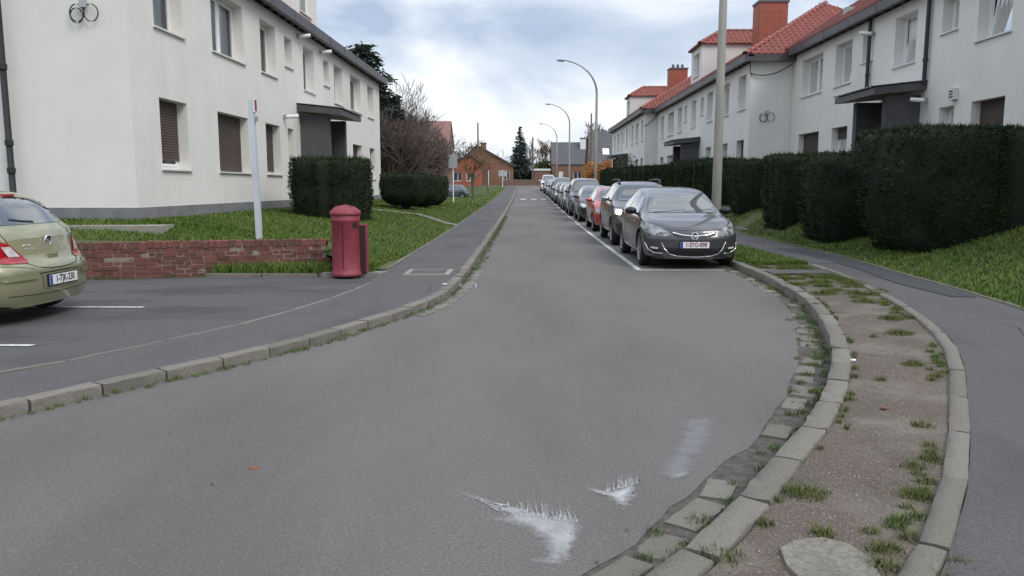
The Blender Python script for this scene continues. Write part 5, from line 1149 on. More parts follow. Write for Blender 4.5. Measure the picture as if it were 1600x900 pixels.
mb = MB(); mb.tube([(0, -.1, c.H - .02), (0, .22, c.H + .38)], .006, 6); mb.build('aerial', 'black_plastic', c.root)
c.root.location = (-5.28 - 2.0, 8.62, .022); c.root.rotation_euler = (0, 0, R(-90)); c.root['label'] = 'pale green hatchback seen from behind in the left parking bay'; c.root['category'] = 'car'

# ------------------------------------------------------------------ hedges: dark core + thousands of small sprigs
def rand_dirs(n): v = RNG.normal(size=(n, 3)); return v / np.linalg.norm(v, axis=1)[:, None]
def sprigs(Pt, Nrm, length, width, up=0.35, spread=0.7):
    n = len(Pt); d = Nrm + rand_dirs(n) * spread + np.array([0, 0, up]); d /= np.linalg.norm(d, axis=1)[:, None]
    s = np.cross(d, rand_dirs(n)); s /= np.linalg.norm(s, axis=1)[:, None] + 1e-9
    L = length * RNG.uniform(.5, 1.3, n)[:, None]; Wd = width * RNG.uniform(.6, 1.3, n)[:, None]
    base = Pt - d * L * .35
    V = np.stack([base - s * Wd * .5, base + s * Wd * .5, base + d * L * .55 + s * Wd * .45, base + d * L, base + d * L * .55 - s * Wd * .45], 1).reshape(-1, 3)
    k = np.arange(n)[:, None] * 5
    F = np.concatenate([k + np.array([[0, 1, 2]]), k + np.array([[0, 2, 4]]), k + np.array([[4, 2, 3]])])
    return V, F
def hedge_shape(kind, sx, sy, h, taper, n):
    """points and normals over a clipped hedge; superellipse plan, flat-ish top, base drawn in"""
    t = RNG.uniform(0, 2 * math.pi, n); pw = 0.32 if kind == 'box' else 0.75
    c, s = np.cos(t), np.sin(t); ex, ey = np.sign(c) * np.abs(c) ** pw, np.sign(s) * np.abs(s) ** pw
    z = RNG.uniform(0, 1, n); return ex, ey, z
def hedge(name, loc, sx, sy, h, label, kind='box', dens=520, taper=.12, trunk=0.0, rz=0.0, leaf=(.075, .022), wild=40, group=None, m='yew'):
    root = empty(name, loc, (0, 0, rz), label=label, category='hedge')
    if group: root['group'] = group
    pw = 0.28 if kind == 'box' else 0.55
    def rad(zf):      # horizontal scale with height fraction
        zf = np.asarray(zf, float)
        if kind == 'urn': return np.where(zf < .55, .35 + .65 * np.sin(np.clip(zf / .5, 0, 1) * math.pi / 2) ** .6, 1 - .05 * np.clip((zf - .85) / .15, 0, 1) ** 2)
        return 1 - taper * np.clip(1 - zf / .6, 0, 1) ** 1.5 - .05 * np.clip((zf - .86) / .14, 0, 1) ** 2
    ph = RNG.uniform(0, 6, 6)
    def lump(a, zf): return 1 + .022 * np.sin(a * 5 + ph[0] + zf * 4) + .018 * np.sin(a * 9 + ph[1] - zf * 7) + .015 * np.sin(zf * 13 + ph[2] + a * 3)
    # core
    na, nz = 40, 10; mb = MB(); vs = []
    for j in range(nz + 1):
        zf = j / nz
        for i in range(na):
            a = 2 * math.pi * i / na; c, s = math.cos(a), math.sin(a); r = float(rad(zf)) * float(lump(a, zf)) * .955
            vs.append((sx / 2 * r * math.copysign(abs(c) ** pw, c), sy / 2 * r * math.copysign(abs(s) ** pw, s), trunk + (h - trunk) * (zf * .975 + .005)))
    vs.append((0, 0, h * .985)); mb.add(vs, [(j * na + i, j * na + (i + 1) % na, (j + 1) * na + (i + 1) % na, (j + 1) * na + i) for j in range(nz) for i in range(na)] + [(nz * na + i, nz * na + (i + 1) % na, (nz + 1) * na) for i in range(na)] + [tuple(range(na))[::-1]])
    mb.build('crown', 'yew_core', root, True)
    per = 2 * (sx + sy); ns = int(per * (h - trunk) * dens); nt = int(sx * sy * dens * .8)
    # even spread along the perimeter of the superellipse
    aa = np.linspace(0, 2 * math.pi, 721); cx, cy = np.cos(aa), np.sin(aa); X = sx / 2 * np.sign(cx) * np.abs(cx) ** pw; Y = sy / 2 * np.sign(cy) * np.abs(cy) ** pw
    S = np.concatenate([[0], np.cumsum(np.hypot(np.diff(X), np.diff(Y)))]); q = RNG.uniform(0, S[-1], ns); a = np.interp(q, S, aa); zf = RNG.uniform(0, 1, ns)
    c, s = np.cos(a), np.sin(a); r = rad(zf) * lump(a, zf); px = sx / 2 * r * np.sign(c) * np.abs(c) ** pw; py = sy / 2 * r * np.sign(s) * np.abs(s) ** pw
    tx = np.interp(q, S, np.gradient(X, S + np.arange(721) * 1e-9)); ty = np.interp(q, S, np.gradient(Y, S + np.arange(721) * 1e-9)); N = np.stack([ty, -tx, np.zeros(ns)], 1); N /= np.linalg.norm(N, axis=1)[:, None] + 1e-9
    P1 = np.stack([px, py, trunk + (h - trunk) * zf], 1) + N * RNG.normal(0, .018, (ns, 1))
    u = RNG.uniform(-1, 1, nt); v = RNG.uniform(-1, 1, nt); k = (np.abs(u) ** (2 / pw) + np.abs(v) ** (2 / pw)) < 1 if kind != 'box' else np.ones(nt, bool)
    rr = float(rad(1.0)); P2 = np.stack([u * sx / 2 * rr, v * sy / 2 * rr, np.full(nt, h) + RNG.normal(0, .02, nt)], 1)[k]; N2 = np.tile([0, 0, 1.0], (len(P2), 1))
    V, F = sprigs(np.concatenate([P1, P2]), np.concatenate([N, N2]), leaf[0], leaf[1])
    # longer shoots sticking out of the top and sides
    ids = RNG.choice(len(P2), min(wild * 4, len(P2)), replace=False); i2 = RNG.choice(ns, wild * 2, replace=False)
    V3, F3 = sprigs(np.concatenate([P2[ids], P1[i2]]), np.concatenate([N2[ids], N[i2]]), leaf[0] * 2.6, leaf[1] * .7, up=.5, spread=.5)
    obj('foliage', np_mesh('foliage', np.concatenate([V, V3]), np.concatenate([F, F3 + len(V)]), m), root)
    if trunk:
        mb = MB(); mb.tube([(0, 0, -.15), (.02, 0, trunk + .3)], [.16, .12], 8); mb.build('trunk', 'bark', root, True)
        mb = MB(); mb.tube([(0.05, 0, 0), (.3, .05, trunk + .35)], [.09, .05], 6); mb.build('branch', 'bark', root, True)
    return root
GH = 'clipped yew hedges along the right pavement'
hedge('hedge', (9.0, 15.25, .30), 4.7, 2.0, 2.28, 'largest clipped dark yew hedge at the right edge of the photo', rz=R(10), dens=560, taper=.16, wild=70, group=GH)
hedge('hedge', (7.85, 18.3, .22), 2.4, 2.0, 2.02, 'second tall dark yew hedge, left of the largest one', group=GH, dens=480, taper=.16)
hedge('hedge', (7.65, 21.4, .3), 1.9, 1.8, 2.05, 'third dark yew hedge, beside the garden path steps', group=GH, dens=440, taper=.16)
hedge('hedge', (7.75, 25.9, .62), 1.7, 1.6, 1.75, 'narrow dark yew hedge just beyond the garden path on the right', group=GH, dens=380, taper=.2)
yy = 29.2; names = ['yew hedge directly behind the nearest street lamp pole', 'dark hedge section above the bonnet of the dark grey hatchback', 'dark hedge section above the sport utility car', 'low dark hedge section behind the red car', 'dark hedge section in front of the middle block porch', 'dark hedge section under the middle block far windows', 'dark hedge section at the join of the two far blocks', 'dark hedge section in front of the farthest block', 'farthest dark hedge section on the right']
for i, nm in enumerate(names):
    L = 3.6 if i < 4 else 5.4
    hedge('hedge', (7.45 + random.uniform(-.1, .1), yy + L / 2, zright(7.3, yy + L / 2) - .05), 1.5, L - .12, 1.85 + random.uniform(-.12, .1), nm, group=GH, dens=260 if i < 4 else 150, leaf=(.11, .035), wild=20, taper=.1); yy += L
hedge('hedge', (-5.2, 20.9, .50), 1.9, 1.9, 1.72, 'square clipped dark yew hedge behind the red post box', dens=560, taper=.1, wild=150)
GU = 'rounded clipped hedges on the left lawn'
hedge('hedge', (-4.62, 29.6, .48), 1.75, 1.75, 1.5, 'nearest of three rounded clipped hedges, its trunk showing', 'urn', 420, trunk=.3, wild=3, group=GU)
hedge('hedge', (-4.33, 32.7, .50), 1.55, 1.7, 1.45, 'middle one of three rounded clipped hedges on the lawn', 'urn', 380, trunk=.2, wild=3, group=GU)
hedge('hedge', (-4.28, 35.9, .50), 1.4, 1.6, 1.45, 'farthest of three rounded clipped hedges on the lawn', 'urn', 340, trunk=.2, wild=3, group=GU)

# ------------------------------------------------------------------ grass
def blades(name, P, hgt, wid, m, lean=.5, parent=None, **tags):
    n = len(P); a = RNG.uniform(0, 2 * math.pi, n); d = np.stack([np.cos(a), np.sin(a), np.zeros(n)], 1); b = RNG.uniform(0, 2 * math.pi, n); sd_ = np.stack([np.cos(b), np.sin(b), np.zeros(n)], 1)
    H_ = hgt * RNG.uniform(.45, 1.35, n)[:, None] if np.isscalar(hgt) else hgt[:, None] * RNG.uniform(.45, 1.35, n)[:, None]; ln = RNG.uniform(.1, lean, n)[:, None] * H_; Wd = wid * RNG.uniform(.6, 1.4, n)[:, None]; up = np.array([0, 0, 1.0])
    p0 = P - up * .01; p1 = P + up * H_ * .55 + d * ln * .4; p2 = P + up * H_ + d * ln * 1.5
    V = np.stack([p0 - sd_ * Wd, p0 + sd_ * Wd, p1 + sd_ * Wd * .75, p1 - sd_ * Wd * .75, p2], 1).reshape(-1, 3); k = np.arange(n)[:, None] * 5
    F = np.concatenate([k + np.array([[0, 1, 2]]), k + np.array([[0, 2, 3]]), k + np.array([[3, 2, 4]])])
    return obj(name, np_mesh(name, V, F, m), parent, kind='stuff', **tags)
def scatter(n, x0, x1, y0, y1, zf, keep=None, bias=1.0):
    y = y0 + (y1 - y0) * RNG.uniform(0, 1, n) ** bias; x = RNG.uniform(0, 1, n); x = np.array([(x0(b) if callable(x0) else x0) for b in y]) * (1 - x) + np.array([(x1(b) if callable(x1) else x1) for b in y]) * x
    P = [(a, b, zf(a, b)) for a, b in zip(x, y) if keep is None or keep(a, b)]; return np.array(P)
notpath = lambda x, y: not (26.9 < y < 27.6)
blades('lawn_grass', scatter(52000, lambda y: lx(y) - .07, -7.1, 14.2, 40, zleft, notpath, 1.5), .052, .008, 'grass', 1.1, label='short green grass of the left lawn', category='grass')
blades('lawn_straw', scatter(9000, lambda y: lx(y) - .07, -7.1, 14.2, 40, zleft, notpath, 1.5), .06, .007, 'grass_dry', 1.2, label='yellowish straw mixed into the left lawn', category='grass')
blades('bank_straw', scatter(9000, lambda y: rx(y) + .06, 10.6, 8.2, 30, zright, lambda x, y: not (23.4 < y < 24.3), 1.3), .07, .008, 'grass_dry', 1.2, label='yellowish straw mixed into the right bank', category='grass')
blades('far_lawn_grass', scatter(9000, lambda y: lx(y) - .07, -9, 40, 100, zleft, None, 1.3), .10, .02, 'grass', .9, label='short grass of the far left lawn', category='grass')
blades('terrace_grass', scatter(15000, -2.5, -9.5, 12.9, 14.4, zterr, lambda x, y: y > (wall_y(max(x, -9.5)) + .14 if x < -3.4 else 12.9)), .06, .008, 'grass', 1.0, label='grass on the terrace behind the brick wall', category='grass')
blades('bed_grass', scatter(3200, -5.2, -2.5, 12.62, 13.2, lambda x, y: .08, lambda x, y: y < wall_y(x) and math.hypot(x + 2.92, y - 12.5) > .29), .15, .007, 'grass', .8, label='long grass at the foot of the brick wall', category='grass')
blades('bank_grass', scatter(46000, lambda y: rx(y) + .06, 10.6, 8.2, 30, zright, lambda x, y: not (23.4 < y < 24.6), 1.3), .065, .009, 'grass', 1.1, label='green grass of the right bank under the hedges', category='grass')
blades('far_bank_grass', scatter(9000, 6.45, 8, 30, 100, zright, None, 1.5), .10, .02, 'grass', .9, label='grass strip along the far right pavement', category='grass')
blades('verge_grass', scatter(9000, 4.08, 5.16, 14, 60, lambda x, y: gz(y) + .1, None, 2.0), .075, .008, 'grass', .9, label='grass strip between right kerb and pavement', category='grass')
# tufts in the dirt verge, gutter weeds
def tufts(name, spots, m, label, per=60, hh=.085):
    Ps = []; Hs = []
    for x, y, r, *d in spots:
        k = int(per * (r / .1) ** 1.5 * (d[0] if d else 1)); a = RNG.uniform(0, 2 * math.pi, k); q = r * np.sqrt(RNG.uniform(0, 1, k)) * RNG.uniform(.6, 1.2, k)
        P = np.stack([x + q * np.cos(a), y + q * np.sin(a) * .8, np.full(k, .0)], 1); Ps.append(P); Hs.append(np.full(k, hh * (0.7 + 3 * r)) * (1.15 - .6 * q / r))
    P = np.concatenate(Ps); return blades_h(name, P, np.concatenate(Hs), m, label)
def blades_h(name, P, H_, m, label, wid=.0022):
    return blades(name, P, H_, wid, m, 1.3, label=label, category='grass')
def lift(spots, z): return spots
V1 = [(1.30, 3.42, .11), (1.22, 3.0, .06), (1.42, 3.02, .04), (1.58, 3.12, .07), (1.34, 2.72, .075), (1.62, 2.74, .07), (2.62, 5.55, .05), (3.1, 6.05, .10), (2.36, 4.45, .07), (1.78, 3.4, .08), (3.62, 7.35, .14), (3.95, 8.2, .16), (3.3, 7.2, .04), (.75, 2.8, .10, .5), (1.9, 4.4, .03), (2.7, 6.6, .07), (3.5, 9.2, .05), (2.0, 5.2, .05), (1.75, 4.7, .05), (1.5, 2.62, .07)]
for i in range(60): x = random.uniform(3.9, 4.85); y = random.uniform(8.6, 12.3); (V1.append((x + (y - 10.5) * .06, y, random.uniform(.1, .2), .7)) if x > 3.85 + (12.3 - y) * .02 and y > 9.0 + random.random() * 1.4 else None)
for i in range(40): V1.append((random.uniform(4.05, 5.1), random.uniform(13.05, 16), random.uniform(.1, .2), .7))
for p in resample(off(R2, -.05), step=.12):
    if 2.4 < p.y < 13 and math.sin(p.y * 2.3) + random.random() > .55: V1.append((p.x + random.gauss(-.02, .03), p.y, random.uniform(.03, .085)))
for p in resample(off(RK, KW + .03), step=.14):
    if 2.4 < p.y < 13 and random.random() < .4: V1.append((p.x, p.y, random.uniform(.02, .045)))
o = tufts('verge_tufts', V1, 'grass_dry', 'grass tufts scattered over the dirt verge', 190, .048); o.location.z = .092
W1 = []
for p in resample(off(RK, -.05), step=.13):
    if p.y > 2.3 and random.random() < .85: W1.append((p.x + random.gauss(-.01, .05), p.y, random.uniform(.03, .095)))
for p in resample(off(RK, -.2), step=.3):
    if p.y > 2.3 and random.random() < .6: W1.append((p.x + random.gauss(0, .05), p.y, random.uniform(.03, .06)))
for p in resample(off(LK, .05), step=.10):
    if p.y > 3.5: W1.append((p.x + random.gauss(0, .02), p.y, random.uniform(.015, .05) if random.random() < .8 else .075))
for p in resample(off(LKS, .06), step=.22):
    if p.y < 40: W1.append((p.x + random.gauss(0, .03), p.y, random.uniform(.05, .12)))
for i in range(14): W1.append((-7.1 + i * .14, 12.22 + i * .03, random.uniform(.04, .09)))
for i in range(16): W1.append((-5.0 + i * .15, 12.5 + i * .01, random.uniform(.02, .05)))
W1 = [w_ for w_ in W1 if w_[1] < 14]; o = tufts('gutter_weeds', W1, 'weed', 'weeds growing in the gutters along both kerbs', 110, .042); o.location.z = .003
W2 = [(p.x + random.gauss(0, .03), p.y, random.uniform(.05, .1)) for p in resample(off(LKS, .06), step=.2) if p.y < 36]
P = []; [P.extend([(x + random.gauss(0, r * .5), y + random.gauss(0, r * .6), gz(y)) for _ in range(14)]) for x, y, r in W2]
blades('kerb_weeds', np.array(P), .06, .005, 'weed', 1.2, label='weeds along the foot of the straight left kerb', category='grass')
# pebbles in the verge
n = 5200; t = RNG.uniform(0, 1, n); A_ = resample(off(RK, KW + .03), 200); B_ = resample(R2, 200); idx = RNG.integers(60, 180, n); fr = RNG.uniform(0, 1, n); P = np.array([A_[i].lerp(A_[i + 1], float(f)).lerp(B_[i].lerp(B_[i + 1], float(f)), float(q)) for i, f, q in zip(idx, fr, RNG.beta(1.6, 1.2, n))]); r = RNG.uniform(.002, .007, n)[:, None]
D = np.array([(1, 0, 0), (0, 1, 0), (-1, 0, 0), (0, -1, 0), (0, 0, .8)]); V = (P[:, None, :] + np.array([0, 0, .09]) + D[None] * r[:, None] * RNG.uniform(.7, 1.4, (n, 5, 1))).reshape(-1, 3); k = np.arange(n)[:, None] * 5
F = np.concatenate([k + np.array([[a, (a + 1) % 4, 4]]) for a in range(4)]); mat('pebble', (.15, .13, .105), .9, (.26, .235, .20), 40, island=.35)
obj('verge_gravel', np_mesh('verge_gravel', V, F, 'pebble'), None, kind='stuff', label='small pale gravel on the dirt verge', category='gravel')
# litter
def scrap(x, y, z, s, m, label):
    mb = MB(); pts = [(s * math.cos(t) * random.uniform(.6, 1.1), s * .7 * math.sin(t) * random.uniform(.6, 1.1)) for t in np.linspace(0, 2 * math.pi, 8)[:-1]]; n = len(pts)
    mb.add([(a, b, random.uniform(0, .008)) for a, b in pts] + [(a, b, .012 + random.uniform(0, .006)) for a, b in pts], [tuple(range(n, 2 * n)), tuple(range(n))[::-1]] + [(i, (i + 1) % n, n + (i + 1) % n, n + i) for i in range(n)])
    o = mb.build('litter', m, None, label=label, category='litter'); o.location = (x, y, z)
scrap(2.68, 6.18, .09, .025, 'litter', 'small white scrap of litter on the dirt verge'); scrap(2.3, 4.8, .09, .03, 'leaf_stain', 'small orange leaf on the dirt verge'); scrap(-1.45, 3.95, -.010, .035, 'leaf_stain', 'faint reddish stain on the road at lower left, built as a thin scrap'); scrap(-1.15, 11.0, .1, .04, 'litter', 'white scrap of paper on the left pavement')  # the brown scrap on the road stands in for a reddish stain
scrap(-2.15, 12.0, .04, .05, 'litter', 'white scrap by the corner edging near the post box')

# ------------------------------------------------------------------ trees
def grow(p, d, L, r, depth, rs, segs, ratio=.72, nb=(2, 3), spread=.55, upb=.12, bend=.12, minr=.006):
    q = p
    k = 3
    for i in range(k):
        d = (d + Vector((rs.gauss(0, bend), rs.gauss(0, bend), rs.gauss(0, bend) + upb * .3))).normalized(); e = q + d * (L / k); r1 = r * (1 - .13 * (i + 1) / k * 1.6)
        segs.append((q, e, max(r, minr) if i == 0 else rl, max(r1, minr))); rl = max(r1, minr); q = e
        if depth > 0 and i >= 1 and rs.random() < .55:
            dd = (d + Vector((rs.gauss(0, spread), rs.gauss(0, spread), rs.gauss(0, spread * .5) + upb))).normalized(); grow(q, dd, L * ratio * rs.uniform(.6, 1), r1 * .6, depth - 1, rs, segs, ratio, nb, spread, upb, bend, minr)
    if depth > 0:
        for _ in range(rs.randint(*nb)):
            dd = (d + Vector((rs.gauss(0, spread), rs.gauss(0, spread), rs.gauss(0, spread * .6) + upb))).normalized(); grow(q, dd, L * ratio * rs.uniform(.75, 1.1), r * .62, depth - 1, rs, segs, ratio, nb, spread, upb, bend, minr)
def seg_mesh(name, segs, n, m):
    S = np.array([[*a, *b, r0, r1] for a, b, r0, r1 in segs]); a, b = S[:, :3], S[:, 3:6]; d = b - a; d /= np.linalg.norm(d, axis=1)[:, None] + 1e-9
    h = np.where(np.abs(d[:, 2:3]) < .9, np.array([[0, 0, 1.0]]), np.array([[1.0, 0, 0]])); u = np.cross(d, h); u /= np.linalg.norm(u, axis=1)[:, None]; v = np.cross(d, u); V = []
    for c, r in ((a, S[:, 6]), (b, S[:, 7])):
        for j in range(n): t = 2 * math.pi * j / n; V.append(c + (u * math.cos(t) + v * math.sin(t)) * r[:, None])
    V = np.stack(V, 1).reshape(-1, 3); k = np.arange(len(S))[:, None] * 2 * n
    F = np.concatenate([k + np.array([[j, (j + 1) % n, n + (j + 1) % n, n + j]]) for j in range(n)]); return np_mesh(name, V, F, m)
def bare_tree(name, loc, h, depth, seed, label, twig='twig_red', trunks=1, lean=(0, 0), r=.12, spread=.5, minr=.008, cat='tree', upb=.15, ratio=.74, L0=None, group=None, nb=(2, 3)):
    rs = random.Random(seed); segs = []; root = empty(name, loc, label=label, category=cat)
    if group: root['group'] = group
    for i in range(trunks):
        d = Vector((rs.gauss(lean[0], .25 if trunks > 1 else .04), rs.gauss(lean[1], .25 if trunks > 1 else .04), 1)).normalized()
        grow(Vector((rs.gauss(0, .3) * (trunks > 1), rs.gauss(0, .3) * (trunks > 1), -.2)), d, L0 or h * .32, r, depth, rs, segs, ratio=ratio, spread=spread, upb=upb, minr=minr, nb=nb)
    zmax = max(max(s[1].z for s in segs), .1); k = h / zmax; segs = [(a * k, b * k, r0, r1) for a, b, r0, r1 in segs]
    th = [s for s in segs if s[2] > r * .45]; tw = [s for s in segs if s[2] <= r * .45]
    obj('trunk', seg_mesh('trunk', th, 7, 'bark'), root)
    if tw: obj('crown', seg_mesh('crown', tw, 3, twig), root)
    return root
def conifer(name, loc, h, rb, label, m, seed, dens=1.0, droop=.25, prof=1.0, leafs=(.30, .10), tip=.0):
    root = empty(name, loc, label=label, category='tree'); rs = np.random.default_rng(seed)
    mb = MB(); mb.tube([(0, 0, -.2), (0, 0, h * .97)], [h * .017, .02], 7); mb.build('trunk', 'bark', root, True)
    P = []; N = []; z = h * .07
    while z < h * .985:
        R_ = rb * (1 - z / h) ** prof + .05; k = max(4, int(R_ * 7 * dens))
        for i in range(k):
            a = rs.uniform(0, 2 * math.pi); L = R_ * rs.uniform(.65, 1.12); m_ = max(3, int(L * 16 * dens)); t = np.linspace(.12, 1, m_); dirv = np.array([math.cos(a), math.sin(a), 0])
            pts = np.array([0, 0, z]) + dirv * (t * L)[:, None] + np.array([0, 0, 1]) * (-droop * L * t + .18 * L * t ** 3)[:, None]; pts += rs.normal(0, .05 + .03 * L, pts.shape); P.append(pts); N.append(np.tile(dirv + [0, 0, -.2], (m_, 1)))
        z += h * .018 + .06 * (1 - z / h)
    P = np.concatenate(P); N = np.concatenate(N); V, F = sprigs(P, N, leafs[0], leafs[1], up=0.0, spread=.55); obj('crown', np_mesh('crown', V, F, m), root); return root
def leafy(name, loc, sx, sy, h, label, m, n, leaf, cat='bush', seed=1, z0=.15, trunk=True, group=None):
    root = empty(name, loc, label=label, category=cat); rs = np.random.default_rng(seed); K = 14
    if group: root['group'] = group
    C = rs.uniform(-1, 1, (K, 3)) * np.array([sx * .34, sy * .34, h * .33]) + np.array([0, 0, h * .55]); r = rs.uniform(.25, .42, K) * min(sx, sy, h) ; i = rs.integers(0, K, n); d = rand_dirs(n); P = C[i] + d * (r[i] * rs.uniform(.55, 1.05, n))[:, None]; P[:, 2] = np.clip(P[:, 2], z0, h)
    V, F = sprigs(P, d, *leaf, up=.1, spread=.9); obj('crown', np_mesh('crown', V, F, m), root)
    if trunk: segs = []; rr = random.Random(seed); [grow(Vector((0, 0, -.1)), Vector((rr.gauss(0, .4), rr.gauss(0, .4), 1)).normalized(), h * .3, .05, 2, rr, segs) for _ in range(3)]; obj('trunk', seg_mesh('trunk', segs, 5, 'bark'), root)
    return root
GB_ = 'bare shrubs and trees beyond the left block'
conifer('dark_conifer', (-8.9, 43.2, .4), 8.9, 3.0, 'dark evergreen conifer rising behind the left block', 'conifer', 3, 1.2, .1, .45, (.38, .12))
bare_tree('bare_shrub', (-7.7, 41.6, .4), 5.4, 5, 11, 'dense bare brownish shrub right at the end of the left block', trunks=11, r=.055, spread=.5, L0=1.6, group=GB_, minr=.007)
bare_tree('bare_shrub', (-7.3, 47, .4), 6.2, 5, 12, 'dense bare shrub with reddish twigs above the rounded hedges', trunks=11, r=.05, spread=.55, L0=1.4, group=GB_, minr=.007)
bare_tree('bare_shrub', (-8.6, 52, .4), 6.8, 5, 13, 'bare twiggy shrub behind the rounded hedges, deeper in the garden', trunks=11, r=.05, spread=.55, L0=1.5, group=GB_, minr=.008)
bare_tree('bare_shrub', (-7.6, 54, .4), 4.9, 5, 15, 'lower bare shrub in front of the far brick house', trunks=9, r=.05, spread=.6, L0=1.3, group=GB_, minr=.008)
bare_tree('bare_tree', (-9.4, 45, .4), 7.6, 4, 14, 'bare tree with long thin branches reaching above the left block', trunks=2, r=.06, lean=(.2, 0), spread=.5, L0=3.2, group=GB_, minr=.009, upb=.3)
bare_tree('young_tree', (-4.75, 70, low(-4.75, 70)), 5.5, 5, 21, 'small bare brown tree on the far left lawn', 'twig_brown', r=.13, spread=.6, L0=1.5, minr=.012)
bare_tree('young_tree', (-4.0, 84, low(-4.0, 84)), 4.6, 4, 22, 'smaller bare tree farther along the left lawn', 'twig_brown', r=.09, spread=.5, L0=1.3, minr=.014)
conifer('spruce_tree', (-.75, 119, 1.65), 9.0, 2.35, 'blue-green spruce standing at the far end of the street', 'spruce', 5, .85, .22, .85, (.5, .16))
for i, (x, y, h, sd_) in enumerate(((2.6, 131, 8.3, 31), (4.6, 134, 7.6, 32), (1.2, 136, 7.0, 33))):
    bare_tree('bare_tree', (x, y, 1.6), h, 5, sd_, ['bare tree right of the far spruce', 'bare tree left of the grey-roofed house', 'bare tree directly behind the far spruce'][i], 'twig_brown', trunks=2, r=.13, spread=.42, minr=.022, group='bare trees beyond the street end')
for i, (x, y, h, sd_) in enumerate(((-10.6, 121, 8.0, 35), (-8.6, 125, 7.2, 36))): bare_tree('bare_tree', (x, y, 1.6), h, 4, sd_, ['leafless tree between the two far brick houses', 'leafless tree just left of the brick gable house'][i], 'twig_red', r=.14, spread=.4, minr=.025, group='bare trees beyond the street end')
bare_tree('bare_tree', (12.6, 140, 1.6), 11.5, 5, 38, 'bare tree behind the grey-roofed houses', 'twig_red', r=.2, spread=.45, minr=.03)
leafy('olive_bush', (3.1, 121, 1.6), 3.0, 2.6, 4.2, 'olive green bush beside the grey-roofed house', 'leaf_olive', 2600, (.3, .16), seed=2)
leafy('green_bush', (.95, 117, 1.6), 1.9, 1.6, 2.7, 'dark green shrub at the foot of the spruce', 'conifer', 1800, (.25, .12), seed=3)
leafy('green_bush', (-1.9, 117, 1.6), 2.2, 1.6, 2.2, 'dark green shrub left of the spruce above the brick wall', 'conifer', 1800, (.25, .12), seed=4)
leafy('orange_shrub', (7.9, 92, 1.3), 3.2, 2.4, 3.1, 'orange autumn shrub in front of the grey roofs', 'leaf_orange', 3000, (.22, .12), seed=5)
leafy('orange_shrub', (10.2, 88, 1.3), 3.0, 2.4, 3.3, 'second orange autumn shrub beside the farthest white block', 'leaf_orange', 3000, (.22, .12), seed=6)
leafy('rose_bush', (7.6, 57.5, .9), 2.0, 2.0, 3.0, 'pale leafy shrub in front of the farthest white block', 'leaf_olive', 900, (.14, .07), seed=8)

bare_tree('bare_shrub', (-7.9, 44.3, .4), 6.0, 5, 41, 'tall bare shrub pressed against the far corner of the left block', trunks=12, r=.045, spread=.5, L0=1.4, group=GB_, minr=.008)
bare_tree('bare_shrub', (-6.9, 50.5, .4), 4.9, 5, 42, 'rounded bare shrub directly above the farthest clipped hedge', trunks=12, r=.045, spread=.6, L0=1.2, group=GB_, minr=.009)
